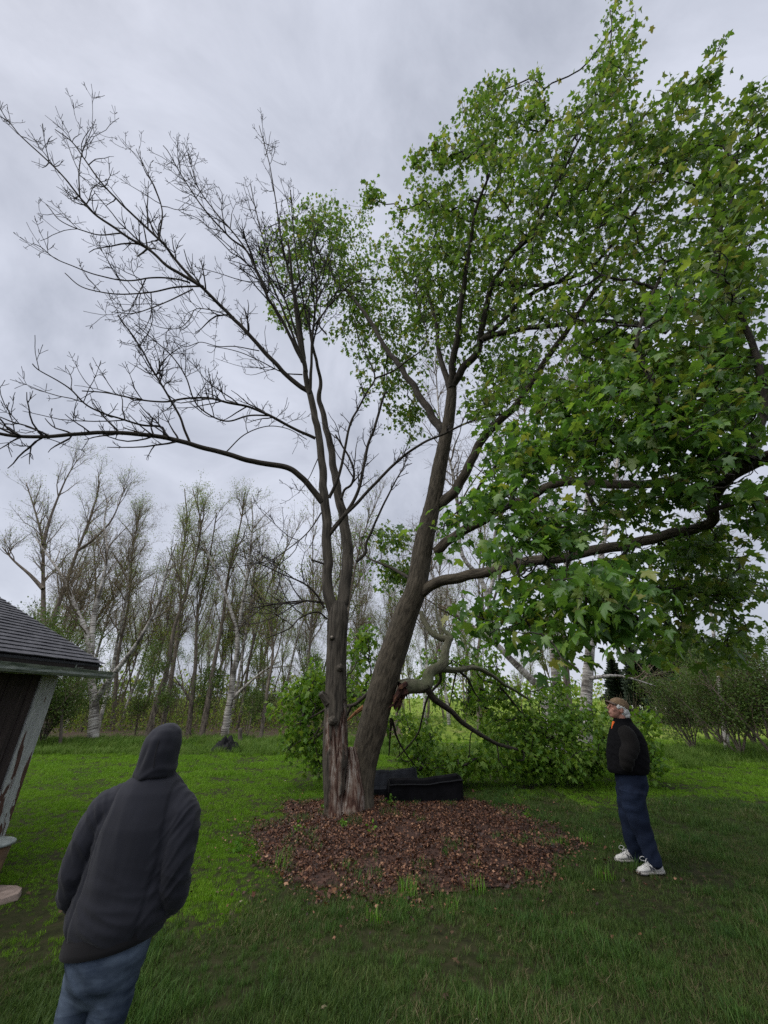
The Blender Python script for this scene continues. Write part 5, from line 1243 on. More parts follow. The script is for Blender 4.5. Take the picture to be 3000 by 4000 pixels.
b0 = gp(938, 2912); wood_post(b0, at(938, 2845, b0[1]), 0.09, 'short wooden post beside the black tarp')
c = gp(882, 2935)
g = Geo(); na, nr = 30, 12; V = []
for i in range(nr + 1):
    for j in range(na):
        a = 2 * math.pi * j / na; r = i / nr; x_ = math.cos(a) * r * 0.62; y_ = math.sin(a) * r * 0.4
        h = 0.50 * (1 - r ** 2.2) * (0.65 + 0.9 * abs(mnoise.noise((x_ * 3.5, y_ * 3.5, 3)))) + 0.10 * mnoise.noise((x_ * 9, y_ * 9, 1)) * (1 - r)
        V.append((x_, y_, max(0.0, h) if i < nr else 0.0))
F = [[i * na + j, i * na + (j + 1) % na, (i + 1) * na + (j + 1) % na, (i + 1) * na + j] for i in range(nr) for j in range(na)]
g.add(V, F); o = put('black_tarp', g, M['black_plastic'], smooth=False); o.location = c; tag(o, 'crumpled black tarp heap at the edge of the wood', 'tarp')

# ================================================================== bright tufts and weeds on and round the bed
TU = [(2290 / 1.8083 * 1.0, 0)]
def tuft(name, sx, sy, h, nb, rad, wid, mat, label, group, cat='grass tuft'):
    p = gp(sx, sy); p[2] = bed_h(p[0], p[1]) + 0.004
    me = blade_tuft(name, nb, h, rad, wid, mat, 0.45); o = link(name, me); o.location = p; tag(o, label, cat, group); return o
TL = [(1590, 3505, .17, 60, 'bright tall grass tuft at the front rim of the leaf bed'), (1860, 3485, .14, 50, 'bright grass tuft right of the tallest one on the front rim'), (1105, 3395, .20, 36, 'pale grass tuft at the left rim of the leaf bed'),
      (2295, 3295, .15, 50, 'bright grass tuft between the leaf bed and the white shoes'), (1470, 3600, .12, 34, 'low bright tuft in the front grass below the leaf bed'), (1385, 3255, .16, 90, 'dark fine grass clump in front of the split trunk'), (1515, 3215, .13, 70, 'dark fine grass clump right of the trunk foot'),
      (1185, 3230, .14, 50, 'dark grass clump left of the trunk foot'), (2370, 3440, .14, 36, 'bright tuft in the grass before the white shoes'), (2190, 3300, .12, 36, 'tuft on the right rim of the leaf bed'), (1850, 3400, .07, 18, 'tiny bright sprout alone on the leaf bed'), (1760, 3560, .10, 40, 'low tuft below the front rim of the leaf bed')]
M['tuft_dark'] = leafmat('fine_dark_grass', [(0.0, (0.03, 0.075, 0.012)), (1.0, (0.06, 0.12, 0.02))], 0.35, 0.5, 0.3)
for sx, sy, h, nb, lb in TL:
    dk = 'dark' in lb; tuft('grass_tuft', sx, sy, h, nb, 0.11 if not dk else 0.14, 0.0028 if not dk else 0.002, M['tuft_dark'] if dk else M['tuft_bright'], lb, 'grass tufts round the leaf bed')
def weed(sx, sy, h, nl, ls, label, mat=None):
    p = gp(sx, sy); p[2] = bed_h(p[0], p[1])
    t = thing('weed', label, 'weed', p, 'broad-leaved weeds round the trunks')
    gs = Geo(); A, B = [], []; gl = Geo(); P_ = []
    for _ in range(max(2, nl // 7)):
        d = norm((rng.normal(0, .35), rng.normal(0, .35), 1)); A.append((0, 0, 0)); B.append(d * h * U(.7, 1.1))
        for q in np.linspace(0.3, 1, 7): P_.append(d * h * q + rng.normal(0, 0.02, 3))
    segs(gs, A, B, np.full(len(A), .003), np.full(len(A), .0015), 4); put('stalk', gs, M['tuft_dark'], t)
    P_ = np.array(P_); tiny_leaves(gl, P_, rng.uniform(ls * .6, ls * 1.2, len(P_))); put('foliage', gl, mat or M['tuft_bright'], t, smooth=False)
for a in [(1740, 3125, .30, 30, .10, 'climbing weed leaning on the long black trough'), (1530, 3170, .16, 34, .05, 'leafy weed at the near end of the long trough'), (1455, 3300, .14, 16, .05, 'small upright weed before the dark grass clumps'), (1340, 3270, .12, 30, .05, 'low weed patch in front of the rotten trunk'),
          (1160, 3270, .10, 30, .05, 'low weed patch left of the dark grass clump'), (1270, 3180, .10, 34, .05, 'weeds at the left foot of the rotten trunk'), (930, 3330, .12, 40, .07, 'round-leaved weeds at the left tip of the leaf bed'), (2060, 3205, .10, 26, .05, 'weed on the far right of the leaf bed')]: weed(*a)

# ================================================================== people
def ell(g, c, r, rot=None, n=16, m=10):
    th = np.linspace(0, 2 * math.pi, n, endpoint=False); V = [(0, 0, 1)]
    for i in range(1, m):
        ph = math.pi * i / m; V += [(math.sin(ph) * math.cos(t), math.sin(ph) * math.sin(t), math.cos(ph)) for t in th]
    V.append((0, 0, -1)); V = np.array(V) * np.array(r)
    if rot is not None: V = V @ np.array(rot.to_3x3()).T
    V = V + np.array(c)
    T = [[0, 1 + j, 1 + (j + 1) % n] for j in range(n)] + [[len(V) - 1, 1 + (m - 2) * n + (j + 1) % n, 1 + (m - 2) * n + j] for j in range(n)]
    Q = [[1 + i * n + j, 1 + (i + 1) * n + j, 1 + (i + 1) * n + (j + 1) % n, 1 + i * n + (j + 1) % n] for i in range(m - 2) for j in range(n)]
    g.addm(V, T, Q)
def loft(g, rings, n=24, pw=1.0):
    """rings: (cx, cy, z, rx, ry) stacked upward or free; closed"""
    th = np.linspace(0, 2 * math.pi, n, endpoint=False); V = []
    for cx, cy, z, rx, ry in rings: V += [(cx + rx * math.copysign(abs(math.cos(t)) ** pw, math.cos(t)), cy + ry * math.copysign(abs(math.sin(t)) ** pw, math.sin(t)), z) for t in th]
    k = len(rings); V += [(rings[0][0], rings[0][1], rings[0][2]), (rings[-1][0], rings[-1][1], rings[-1][2])]
    Q = [[i * n + j, i * n + (j + 1) % n, (i + 1) * n + (j + 1) % n, (i + 1) * n + j] for i in range(k - 1) for j in range(n)]
    T = [[(j + 1) % n, j, k * n] for j in range(n)] + [[(k - 1) * n + j, (k - 1) * n + (j + 1) % n, k * n + 1] for j in range(n)]
    g.addm(V, T, Q)
def arm(g, pts, n=14):
    """pts: ((x,y,z), r) chain, rounded ends, closed"""
    P_, R_ = resample([p for p, r in pts], [r for p, r in pts], 0.02)
    T, N_, B2 = frames(P_)
    th = np.linspace(0, 2 * math.pi, n, endpoint=False)
    V = (P_[:, None] + (np.cos(th)[None, :, None] * N_[:, None] + np.sin(th)[None, :, None] * B2[:, None]) * R_[:, None, None]).reshape(-1, 3)
    k = len(P_); V = np.vstack([V, P_[0] - T[0] * R_[0] * .6, P_[-1] + T[-1] * R_[-1] * .6])
    Q = [[i * n + j, i * n + (j + 1) % n, (i + 1) * n + (j + 1) % n, (i + 1) * n + j] for i in range(k - 1) for j in range(n)]
    T_ = [[(j + 1) % n, j, k * n] for j in range(n)] + [[(k - 1) * n + j, (k - 1) * n + (j + 1) % n, k * n + 1] for j in range(n)]
    g.addm(V, T_, Q)
def fuse(name, g, voxel, smooth, mat, parent, wr=None, adapt=0.0):
    """one continuous skin over overlapping closed shapes"""
    me = g.mesh(name); o = bpy.data.objects.new(name, me); COL.objects.link(o)
    md = o.modifiers.new('r', 'REMESH'); md.mode = 'VOXEL'; md.voxel_size = voxel; md.adaptivity = 0; md.use_smooth_shade = True
    if smooth:
        ms = o.modifiers.new('s', 'SMOOTH'); ms.iterations = smooth; ms.factor = 0.5
    dg = bpy.context.evaluated_depsgraph_get(); dg.update()
    m2 = bpy.data.meshes.new_from_object(o.evaluated_get(dg)); bpy.data.objects.remove(o); bpy.data.meshes.remove(me)
    m2.name = name
    if wr is not None:
        n = len(m2.vertices); co = np.zeros(n * 3); no = np.zeros(n * 3); m2.vertices.foreach_get('co', co); m2.vertices.foreach_get('normal', no)
        co = co.reshape(-1, 3); no = no.reshape(-1, 3)
        d = np.array([wr(c) for c in co]); co += no * d[:, None]; m2.vertices.foreach_set('co', co.ravel()); m2.update()
    for p in m2.polygons: p.use_smooth = True
    m2.materials.clear(); m2.materials.append(mat)
    return link(name, m2, None, parent)
def cloth(name, c, var=0.2, rough=0.9, weave=420, fold=0.25, scale=5, sheen=0.3):
    m = surf(name, [(0.3, tuple(x * (1 - var) for x in c)), (0.7, tuple(x * (1 + var) for x in c))], scale, detail=6, rough=rough, bump=0.25, bumpdist=0.002, bscale=weave, spec=0.15)
    b = m.node_tree.nodes['Principled BSDF']; b.inputs['Sheen Weight'].default_value = sheen; b.inputs['Sheen Roughness'].default_value = 0.5
    return m
def denim(name, dark, light):
    m, t, b, out = mat_new(name)
    c = coords(t, 'Object', (1, 1, 1)); n = _n(t, 'ShaderNodeTexNoise', Scale=3.2, Detail=6.0, Roughness=0.6); n2 = _n(t, 'ShaderNodeTexNoise', Scale=260.0, Detail=2.0)
    c2 = coords(t, 'Object', (6, 6, 26)); n3 = _n(t, 'ShaderNodeTexNoise', Scale=1.0, Detail=3.0, Distortion=1.0)
    t.links.new(c.outputs[0], n.inputs['Vector']); t.links.new(c.outputs[0], n2.inputs['Vector']); t.links.new(c2.outputs[0], n3.inputs['Vector'])
    ad = _n(t, 'ShaderNodeMath', operation='MULTIPLY_ADD'); ad.inputs[1].default_value = 0.35; t.links.new(n3.outputs[0], ad.inputs[0]); t.links.new(n.outputs[0], ad.inputs[2])
    r = ramp(t, [(0.52, dark), (0.70, tuple(0.62 * a + 0.38 * b_ for a, b_ in zip(dark, light))), (0.92, light)]); t.links.new(ad.outputs[0], r.inputs[0]); t.links.new(r.outputs[0], b.inputs['Base Color'])
    b.inputs['Roughness'].default_value = 0.85; b.inputs['Specular IOR Level'].default_value = 0.15
    bp = _n(t, 'ShaderNodeBump', Strength=0.3, Distance=0.002); t.links.new(n2.outputs[0], bp.inputs['Height']); t.links.new(bp.outputs[0], b.inputs['Normal'])
    return m
M['hoodie'] = cloth('charcoal_fleece', (0.0175, 0.0185, 0.0250), 0.15, sheen=0.08)
M['rib'] = cloth('ribbed_cuff', (0.012, 0.0115, 0.013), 0.15, sheen=0.05)
M['jeans'] = denim('faded_denim', (0.012, 0.021, 0.043), (0.135, 0.175, 0.235))
M['jeans_dark'] = denim('dark_denim', (0.006, 0.010, 0.023), (0.018, 0.029, 0.060))
M['jacket'] = surf('quilted_nylon', [(0.3, (0.0035, 0.0035, 0.0045)), (0.7, (0.0065, 0.0065, 0.008))], 30, rough=0.85, bump=0.2, bumpdist=0.003, spec=0.1)
M['sleeve'] = cloth('brown_black_sleeve', (0.0088, 0.0078, 0.0076), 0.12, 0.85, sheen=0.03)
M['skin'] = surf('skin', [(0.3, (0.38, 0.19, 0.14)), (0.7, (0.43, 0.225, 0.17))], 6, rough=0.55, bump=0.0, spec=0.35)
M['hair_white'] = surf('white_hair', [(0.3, (0.55, 0.55, 0.54)), (0.7, (0.80, 0.81, 0.80))], 60, stretch=(1, 1, 0.3), rough=0.6, bump=0.6, bumpdist=0.006)
M['cap'] = surf('tan_cap_cloth', [(0.3, (0.15, 0.10, 0.06)), (0.7, (0.27, 0.185, 0.115))], 14, rough=0.9, bump=0.2, bumpdist=0.002)
M['cap_brim'] = plain('brown_brim', (0.17, 0.125, 0.10), 0.85)
M['orange'] = plain('orange_shirt', (0.85, 0.16, 0.03), 0.8)
M['shoe'] = surf('white_leather', [(0.3, (0.42, 0.41, 0.38)), (0.7, (0.62, 0.61, 0.58))], 18, rough=0.55, bump=0.15, bumpdist=0.002)
M['sole'] = plain('grey_sole', (0.30, 0.29, 0.27), 0.7); M['mark'] = plain('dark_mark', (0.03, 0.035, 0.05), 0.5); M['lace'] = plain('lace', (0.5, 0.5, 0.49), 0.8)
M['shoe_dark'] = plain('dark_shoe', (0.02, 0.018, 0.016), 0.6)

def hand(g, wrist, d, out, s=1.0, curl=0.5):
    """palm, four fingers and a thumb leaving the palm's side"""
    wrist = np.array(wrist, float); d = norm(d); out = norm(np.array(out, float) - d * np.dot(out, d)); nrm = np.cross(d, out)
    for k, (o_, ln) in enumerate(((-0.033, .070), (-0.011, .080), (0.011, .076), (0.031, .060))):
        b0 = wrist + d * 0.02 * s + out * o_ * s; k0 = wrist + d * 0.095 * s + out * o_ * 1.1 * s; b1 = k0 + (d * math.cos(curl) + nrm * math.sin(curl)) * ln * 0.5 * s; b2 = b1 + (d * math.cos(curl * 2) + nrm * math.sin(curl * 2)) * ln * 0.5 * s
        arm(g, [(b0, .013 * s), (k0, .0115 * s), (b1, .010 * s), (b2, .008 * s)], 8)
    t0 = wrist + d * 0.03 * s - out * 0.03 * s; arm(g, [(wrist + d * .01, .016 * s), (t0, .015 * s), (t0 + (d * .6 - out * .8) * .035 * s, .012 * s), (t0 + (d * .9 - out * .6) * .07 * s + nrm * .01, .010 * s)], 8)
    ell(g, wrist + d * 0.055 * s, (.04 * s, .04 * s, .04 * s))

# --- hooded person seen from behind (origin at the feet, facing +Y)
p1 = thing('person', 'person in charcoal hooded sweatshirt and jeans seen from behind, looking up', 'person', (-1.235, 2.50, 0))
g = Geo()
ell(g, (0.0, 0.02, 1.545), (.072, .09, .105)); arm(g, [((0, -.01, 1.30), .06), ((0, 0, 1.40), .055), ((0, .01, 1.50), .05)])
arm(g, [((0, 0, .80), .13), ((0, 0, 1.05), .13), ((0, -.01, 1.27), .13)])
ell(g, (0, .113, 1.555), (.014, .02, .022)); ell(g, (0, .085, 1.49), (.035, .03, .03))
for s in (-1, 1):
    ell(g, (s * .03, .10, 1.575), (.016, .012, .01)); ell(g, (s * .074, .02, 1.55), (.010, .022, .032))
    arm(g, [((s * .10, -.01, 1.25), .06), ((s * .17, -.02, 1.2), .05), ((s * .215, -.015, 1.0), .034), ((s * .185, .08, .92), .03), ((s * .13, .165, .885), .026)])
    hand(g, (s * .12, .160, .885), (-s, .05, 0), (0, 0, 1), .9, 0.1)
    arm(g, [((s * .09, 0, .80), .08), ((s * .10, .01, .45), .055), ((s * .105, 0, .10), .045)])
fuse('body', g, 0.011, 3, M['skin'], p1)
def wr_hoodie(c):
    x, y, z = c
    def ridge(a, b, d): return (1 - abs(mnoise.noise((a, b, d))) * 2.2)
    d = fbm(x * 5 + z * 2.2, y * 5, z * 3.0 + 3, 2) * 0.010
    low = max(0, min(1, (1.10 - z) / 0.2)); d += 0.009 * low * max(0, ridge(x * 4.5, y * 4, z * 24 + x * 6))
    ax = max(0, min(1, (abs(x) - .13) / .08)); d += 0.010 * ax * max(0, ridge(x * 9, y * 9, z * 17 - abs(x) * 22))
    up_ = max(0, min(1, (z - 1.02) / .15)); d += 0.005 * up_ * max(0, ridge(x * 9 + z * 4, y * 6, z * 3))
    sx_ = .158 + .10 * (1.3 - z) if z > 1.12 else .176 - .05 * (1.12 - z)
    d -= 0.007 * math.exp(-((abs(x) - sx_) / .009) ** 2) * (1 if y < .02 else 0)
    return d
g = Geo()
loft(g, [(0, 0, .805, .212, .152), (0, 0, .86, .236, .174), (0, 0, .93, .232, .174), (0, -.005, 1.0, .222, .170), (0, -.012, 1.12, .220, .166), (0, -.018, 1.22, .232, .157), (0, -.018, 1.30, .208, .142), (0, -.015, 1.36, .182, .130), (0, -.01, 1.405, .140, .112), (0, 0, 1.435, .090, .090), (0, .01, 1.47, .075, .080)], 32)
for s in (-1, 1):
    e_ = 0.032 if s < 0 else 0.0
    arm(g, [((s * .12, -.012, 1.295 + e_ * .5), .084), ((s * (.195 + e_), -.02, 1.240 + e_ * .6), .092), ((s * (.232 + e_), -.03, 1.12), .080), ((s * (.252 + e_ * .3), -.02, 1.0), .070), ((s * .248, .03, .93), .067), ((s * .19, .12, .885), .058), ((s * .14, .19, .87), .045)])
ell(g, (0, .17, .88), (.16, .05, .09))
fuse('sweatshirt', g, 0.0075, 9, M['hoodie'], p1, wr_hoodie)
g = Geo(); n_ = 48
V, F = [], []
for k_, (z, ex) in enumerate(((.770, .0), (.774, .010), (.795, .012), (.82, .012), (.858, .006), (.866, -.010), (.78, -.016))):
    for j in range(n_):
        a = 2 * math.pi * j / n_; rib = 0.0016 * math.cos(a * 90); V.append(((.212 + ex + rib) * math.cos(a), (.152 + ex + rib) * math.sin(a), z + .03 * math.cos(a)))
F = [[i * n_ + j, i * n_ + (j + 1) % n_, ((i + 1) % 7) * n_ + (j + 1) % n_, ((i + 1) % 7) * n_ + j] for i in range(7) for j in range(n_)]
g.add(V, F); put('waistband', g, M['rib'], p1)
# hood: egg tipped back, rolled rim at the neck
g = Geo()
loft(g, [(-.006, -.01, 1.408, .085, .09), (-.006, -.015, 1.415, .116, .122), (-.006, -.018, 1.432, .121, .132), (0.0, -.02, 1.48, .113, .132), (.004, -.02, 1.54, .112, .130), (.006, -.012, 1.600, .105, .122), (.010, -.005, 1.636, .088, .104), (.012, .0, 1.656, .062, .075), (.012, .0, 1.668, .03, .04)], 28)
def wr_hood(c):
    x, y, z = c
    d = fbm(x * 9, y * 9, z * 9 + 7, 2) * 0.010
    d += -0.010 * math.exp(-((x + .045 - (z - 1.5) * .25) / .02) ** 2) * math.exp(-((z - 1.52) / .06) ** 2)
    d += -0.008 * math.exp(-((x - .03) / .018) ** 2) * math.exp(-((z - 1.545) / .045) ** 2)
    d += 0.007 * math.exp(-((z - 1.435 - .03 * math.sin(x * 22)) / .013) ** 2)
    d += -0.012 * math.exp(-((z - 1.408) / .010) ** 2)
    return d
hood = fuse('hood', g, 0.0085, 3, M['hoodie'], p1, wr_hood)
g = Geo(); P_ = np.array([(.025 * math.sin(t * 1.2) + 0.012, -.02 - .134 * math.cos(t) * 1.0, 1.53 + .125 * math.sin(t)) for t in np.linspace(-0.2, 1.45, 14)])
P_ = np.array([(0.045 - .020 * (i / 13), -.02 - [.126, .128, .130, .130, .129, .126, .122, .116, .108, .098, .085, .07, .05, .03][i], [1.47, 1.49, 1.505, 1.52, 1.535, 1.55, 1.565, 1.58, 1.595, 1.61, 1.622, 1.634, 1.646, 1.654][i]) for i in range(14)])
tube(g, P_, np.full(14, .0025), 6); put('seam', g, M['rib'], hood)
def wr_jeans(c):
    x, y, z = c
    return fbm(x * 6, y * 6, z * 4 + 2, 2) * 0.009 + 0.006 * max(0, 1 - 2.2 * abs(mnoise.noise((x * 5, y * 5, z * 16 + x * 12)))) + 0.002 * math.sin(z * 48 + 5 * mnoise.noise((x * 5, y * 5, z * 3)) + x * 30)
g = Geo()
loft(g, [(0, 0, .58, .10, .07), (0, 0, .66, .160, .130), (0, 0, .73, .185, .148), (0, 0, .80, .195, .148), (0, 0, .95, .185, .135), (0, 0, 1.0, .18, .13)], 28)
for s in (-1, 1): arm(g, [((s * .082, 0, .74), .098), ((s * .080, .005, .62), .088), ((s * .080, .02, .45), .076), ((s * .095, .01, .25), .074), ((s * .10, -.005, .06), .074)], 18)
fuse('jeans', g, 0.011, 4, M['jeans'], p1, wr_jeans)
for s in (-1, 1):
    g = Geo(); loft(g, [(s * .12, .06, .004, .047, .13), (s * .12, .06, .03, .050, .135), (s * .12, .05, .06, .046, .12), (s * .12, .0, .10, .042, .07)], 20); fuse('shoe', g, 0.009, 3, M['shoe_dark'], p1)

for o in p1.children_recursive:                          # weight on one leg: the hips stand a little to the side
    if o.type != 'MESH': continue
    n = len(o.data.vertices); co = np.zeros(n * 3); o.data.vertices.foreach_get('co', co); co = co.reshape(-1, 3)
    hd_ = o.name.startswith(('hood', 'seam')); co[:, 0] *= 0.84 if hd_ else 0.93; co[:, 1] = np.where(hd_, -.015 + (co[:, 1] + .015) * 0.84, co[:, 1]); co[:, 0] -= 0.090 * np.clip(1.25 - co[:, 2], 0, 2); o.data.vertices.foreach_set('co', co.ravel()); o.data.update()
# --- man in a cap, seen from his left side, facing -X (built facing -X directly)
p2 = thing('person', 'white-haired man in tan cap, black jacket and jeans gazing up, hand in pocket', 'person', (3.10, 5.86, 0))
k_ = 5.86 / 5.55
def q2(X_, Z_, dy=0.0):
    kk = (5.86 + dy) / 5.55; return (X_ * kk - 3.10, dy, CAMH + (Z_ - CAMH) * kk)
hd = Matrix.Rotation(math.radians(19), 4, 'Y')           # chin lifted
hc = np.array(q2(3.005, 1.665))
def hp(x, y, z): return hc + np.array(hd.to_3x3() @ Vector((x, y, z))) * 1.1
def ellh(g, c, r, rot): ell(g, c, tuple(1.1 * q for q in r), rot)
g = Geo()
ellh(g, hp(.012, 0, .025), (.098, .076, .095), hd); ellh(g, hp(-.035, 0, -.045), (.062, .058, .07), hd); ellh(g, hp(-.055, 0, -.088), (.03, .032, .026), hd)
arm(g, [(hp(-.098, 0, .015), .010), (hp(-.110, 0, -.010), .013), (hp(-.116, 0, -.024), .015), (hp(-.095, 0, -.034), .012)], 8)
ellh(g, hp(-.085, 0, .028), (.018, .045, .012), hd); ellh(g, hp(-.092, 0, -.056), (.012, .026, .007), hd); ellh(g, hp(-.090, 0, -.070), (.012, .024, .007), hd)
for s in (-1, 1):
    ellh(g, hp(.012, s * .077, -.012), (.020, .010, .032), hd); ellh(g, hp(-.083, s * .03, .010), (.012, .014, .010), hd); ellh(g, hp(-.065, s * .045, -.025), (.025, .02, .022), hd)
arm(g, [(q2(3.02, 1.60), .062), (q2(3.03, 1.54), .065), (q2(3.04, 1.45), .08)])
arm(g, [((.02, 0, .92), .13), ((.05, 0, 1.15), .13), ((.09, 0, 1.34), .11)])
hw = np.array([-.085, -.135, .975])
for s in (-1, 1):
    w = hw * [1, -s, 1] if s > 0 else hw
    arm(g, [((.06, s * .10, 1.36), .06), ((.05, s * .16, 1.32), .045), ((-.03 + (.13 if s > 0 else 0), s * .22, 1.14), .035), ((-.07 + (.1 if s > 0 else 0), s * .20, 1.06), .032), (tuple(w), .028)])
    hand(g, np.array(w) * [1, .72, 1] + [.02, 0, .01], (.2, -s * .7, -1), (-s, 0, .2 * s), 0.62, 0.05)
    lx_ = [(-.044, -.105, .75), (-.036, -.12, .42), (-.011, -.16, .12)] if s < 0 else [(-.02, .11, .75), (-.04, .135, .42), (.004, .18, .14)]
    arm(g, [((.0, s * .07, .90), .06)] + [(p_, r_) for p_, r_ in zip(lx_, (.065, .05, .04))])
fuse('body', g, 0.0075, 2, M['skin'], p2)
g = Geo()
ellh(g, hp(.055, 0, -.005), (.068, .084, .062), hd); ellh(g, hp(.085, 0, -.045), (.048, .070, .038), hd); ellh(g, hp(.108, 0, -.015), (.035, .05, .035), hd)
for s in (-1, 1): ellh(g, hp(-.028, s * .066, .020), (.026, .018, .030), hd); ellh(g, hp(.01, s * .072, .028), (.05, .014, .016), hd)
fuse('hair', g, 0.0075, 1, M['hair_white'], p2, lambda c: 0.006 * mnoise.noise((c[0] * 45, c[1] * 45, c[2] * 60)))
cap_r = Matrix.Rotation(math.radians(18), 4, 'Y')
g = Geo(); ellh(g, hp(.018, 0, .062), (.112, .090, .076), cap_r)
cap = fuse('cap', g, 0.007, 2, M['cap'], p2, lambda c: 0.004 * mnoise.noise((c[0] * 30, c[1] * 30, c[2] * 50)))
g = Geo(); V = []; nb = 12; nc_ = 8
for i in range(nb + 1):
    a = -1 + 2 * i / nb
    for j in range(nc_ + 1):
        u = j / nc_; ext = .085 * math.sqrt(max(0.0, 1 - (a * .92) ** 2))
        V.append(hp(-.075 - ext * u + .03 * a * a, a * .078, .060 - .012 * u - .022 * a * a + 0.006 * math.sin(u * 3)))
Fq = [[i * (nc_ + 1) + j, (i + 1) * (nc_ + 1) + j, (i + 1) * (nc_ + 1) + j + 1, i * (nc_ + 1) + j + 1] for i in range(nb) for j in range(nc_)]
g.add(V, Fq); br_ = put('brim', g, M['cap_brim'], cap); so_ = br_.modifiers.new('thick', 'SOLIDIFY'); so_.thickness = 0.006
def R2(Xf, Xb, Z_, ry, dy=0.0):
    z = q2(0, Z_)[2]; a, b_ = q2(Xf, Z_)[0], q2(Xb, Z_)[0]; return ((a + b_) / 2, dy, z, (b_ - a) / 2 * 0.94, ry * 0.96)
# shirt collar, jacket
g = Geo(); loft(g, [R2(2.853, 2.95, 1.42, .018), R2(2.872, 2.98, 1.475, .024), R2(2.896, 3.03, 1.53, .034)], 20); fuse('shirt', g, 0.008, 1, M['orange'], p2)
def wr_jacket(c):
    x, y, z = c
    a = math.sin((z * 1.0 + y * .6 + x * .3) * 58); b_ = math.sin((z * 1.0 - y * .6 - x * .3) * 58)
    return (0.0024 if x < 0.0 else 0.0) * (abs(a) ** .5 + abs(b_) ** .5 - 1) + 0.004 * max(0, 1 - 2.4 * abs(mnoise.noise((x * 5, y * 5, z * 11 + x * 6)))) + fbm(x * 5, y * 5, z * 5, 2) * 0.006
g = Geo()
loft(g, [R2(2.725, 3.185, .985, .205), R2(2.715, 3.20, 1.02, .222), R2(2.735, 3.235, 1.10, .235), R2(2.752, 3.245, 1.19, .238), R2(2.785, 3.250, 1.30, .235), R2(2.83, 3.225, 1.39, .215), R2(2.868, 3.185, 1.46, .165), R2(2.905, 3.150, 1.515, .095), R2(2.92, 3.142, 1.545, .085), R2(2.925, 3.14, 1.565, .082)], 30)
fuse('jacket', g, 0.0095, 3, M['jacket'], p2, wr_jacket)
for s in (-1, 1):
    g = Geo(); w = hw * [1, -s, 1] if s > 0 else hw
    sh = np.array(q2(3.06, 1.43, s * .18)); el = np.array(q2(3.005 if s < 0 else 2.98, 1.17, s * .25)); w2 = np.array(w) + [-0.004, s * .055, .034]
    arm(g, [((sh[0], s * .12, sh[2] - .01), .085), ((sh[0] - .008, s * .185, sh[2] - .06), .096), ((sh[0] - .025, s * .225, sh[2] - .17), .098), ((el[0] - .008, s * .245, el[2]), .092), ((el[0] - .035, s * .235, el[2] - .09), .080), (tuple(w2), .056)], 18)
    fuse('sleeve', g, 0.0095, 4, M['sleeve'], p2, lambda c: fbm(c[0] * 7, c[1] * 7, c[2] * 6, 2) * 0.006 + 0.004 * math.sin(c[2] * 55 + c[0] * 40 + 4 * mnoise.noise((c[0] * 6, c[1] * 6, c[2] * 5))) * max(0, min(1, (1.3 - c[2]) / .2)))
# jeans: near (left) leg and far leg
def wr_j2(c):
    x, y, z = c
    return fbm(x * 6, y * 6, z * 4 + 5, 2) * 0.006 + 0.0035 * math.sin(z * 40 + 5 * mnoise.noise((x * 5, y * 5, z * 3)) - x * 25)
def mid(Xf, Xb, Z_, d=0.0): a = q2(Xf, Z_, d); b_ = q2(Xb, Z_, d); return ((a[0] + b_[0]) / 2, a[2], (b_[0] - a[0]) / 2)
g = Geo()
loft(g, [R2(2.775, 3.10, .76, .165), R2(2.775, 3.13, .82, .188), R2(2.79, 3.145, .90, .198), R2(2.80, 3.145, 1.0, .19), R2(2.82, 3.13, 1.05, .17)], 28)
def leg(pts, dy):
    P_ = []
    for (Xf, Xb, Z_), d in zip(pts, dy): a = mid(Xf, Xb, Z_, d); P_.append(((a[0], d, max(a[1], 0.075)), a[2]))
    arm(g, P_, 18)
leg([(2.80, 3.09, .80), (2.80, 3.07, .68), (2.82, 3.06, .55), (2.86, 3.065, .42), (2.895, 3.075, .30), (2.92, 3.085, .20), (2.935, 3.085, .12)], [-.10, -.105, -.11, -.12, -.14, -.155, -.165])
leg([(2.77, 3.05, .80), (2.755, 3.00, .68), (2.74, 2.97, .55), (2.735, 2.93, .42), (2.745, 2.92, .30), (2.76, 2.925, .20), (2.775, 2.93, .16)], [.10, .11, .12, .135, .155, .175, .18])
fuse('jeans', g, 0.0095, 3, M['jeans_dark'], p2, wr_j2)
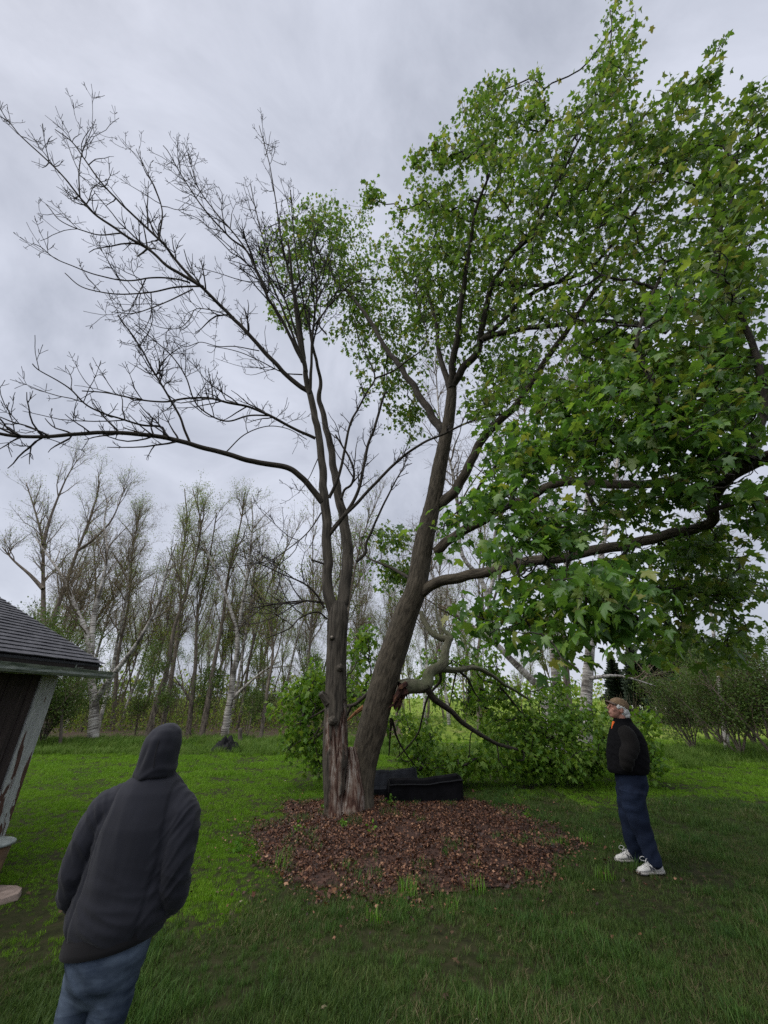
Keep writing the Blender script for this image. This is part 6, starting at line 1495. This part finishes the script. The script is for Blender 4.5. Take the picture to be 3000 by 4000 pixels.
def shoe(cx, cy, rz, parent):
    """trainer pointing -X; sole, upper, laces, N mark on the camera side"""
    ca, sa = math.cos(rz), math.sin(rz)
    def tf(x, y, z): return (cx + x * ca - y * sa, cy + x * sa + y * ca, z)
    g = Geo(); V, F = [], []
    sec = [(-.165, .022, .012), (-.150, .040, .004), (-.10, .051, .002), (-.03, .049, .004), (.04, .042, .004), (.10, .042, .002), (.135, .036, .004), (.148, .020, .012)]
    n = 16
    for x, w, z0 in sec:
        for j in range(n):
            a = 2 * math.pi * j / n; V.append(tf(x, w * 1.06 * math.cos(a), z0 + .017 + .019 * math.sin(a)))
    F = [[i * n + j, i * n + (j + 1) % n, (i + 1) * n + (j + 1) % n, (i + 1) * n + j] for i in range(len(sec) - 1) for j in range(n)]
    g.add(V, F); g.add([V[j] for j in range(n)] + [tf(-.167, 0, .03)], [[(j + 1) % n, j, n] for j in range(n)]); g.add([V[(len(sec) - 1) * n + j] for j in range(n)] + [tf(.15, 0, .03)], [[j, (j + 1) % n, n] for j in range(n)])
    sh_ = fuse('shoe', (lambda gg: gg)(shoe_upper(tf)), 0.006, 3, M['shoe'], parent)
    put('sole', g, M['sole'], sh_)
    g = Geo()                                            # letter N, slanted strokes standing off the side
    def stroke(a, b_, w): 
        a, b_ = np.array(a), np.array(b_); d = norm(b_ - a); n2 = np.array([-d[1], d[0]]) * w; q = [a + n2, a - n2, b_ - n2, b_ + n2]
        W_ = [tf(x, -(.0515 - .20 * max(0, z - .055)), z) for x, z in q] + [tf(x, -(.0455 - .20 * max(0, z - .055)), z) for x, z in q]
        g.add(W_, [[0, 1, 2, 3], [7, 6, 5, 4], [0, 4, 5, 1], [1, 5, 6, 2], [2, 6, 7, 3], [3, 7, 4, 0]])
    stroke((-.022, .050), (-.034, .086), .0035); stroke((-.033, .085), (.010, .053), .0045); stroke((.011, .052), (.001, .088), .0035)
    put('letter_mark', g, M['mark'], sh_, smooth=False)
    g = Geo()
    for q in range(5):
        x = -.085 + q * .020; z = .078 + q * .009
        tube(g, np.array([tf(x, -.030, z - .006), tf(x + .004, -.012, z + .006), tf(x + .006, .012, z + .006), tf(x + .01, .030, z - .006)]), np.full(4, .0035), 6)
    for sg in (-1, 1): tube(g, resample([tf(-.005, 0, .128), tf(-.045, sg * .035, .150), tf(-.075, sg * .05, .125), tf(-.045, sg * .03, .112), tf(-.01, 0, .122)], [.003] * 5, .01)[0], np.full(len(resample([tf(-.005, 0, .128), tf(-.045, sg * .035, .150), tf(-.075, sg * .05, .125), tf(-.045, sg * .03, .112), tf(-.01, 0, .122)], [.003] * 5, .01)[0]), .003), 6)
    put('lace', g, M['lace'], sh_)
    return sh_
def shoe_upper(tf):
    g = Geo(); V = []; n = 18
    sec = [(-.158, .016, .03, .045), (-.135, .040, .025, .066), (-.10, .048, .022, .076), (-.06, .047, .022, .086), (-.02, .044, .022, .110), (.02, .042, .022, .130), (.06, .040, .022, .135), (.10, .039, .022, .120), (.130, .032, .024, .112), (.142, .014, .04, .09)]
    for x, w, z0, z1 in sec:
        for j in range(n):
            a = 2 * math.pi * j / n; c_, s_ = math.cos(a), math.sin(a); tp = 0.72 if s_ > 0 else 1.0
            V.append(tf(x, w * c_ * (1 - (1 - tp) * max(0, s_)), (z0 + z1) / 2 + (z1 - z0) / 2 * s_))
    Q = [[i * n + j, i * n + (j + 1) % n, (i + 1) * n + (j + 1) % n, (i + 1) * n + j] for i in range(len(sec) - 1) for j in range(n)]
    V += [tf(-.160, 0, .037), tf(.144, 0, .065)]; k = len(sec)
    T = [[(j + 1) % n, j, k * n] for j in range(n)] + [[(k - 1) * n + j, (k - 1) * n + (j + 1) % n, k * n + 1] for j in range(n)]
    g.addm(V, T, Q); return g
shoe(-.070, -.17, 0.06, p2)
shoe(-.115, .19, -0.08, p2)
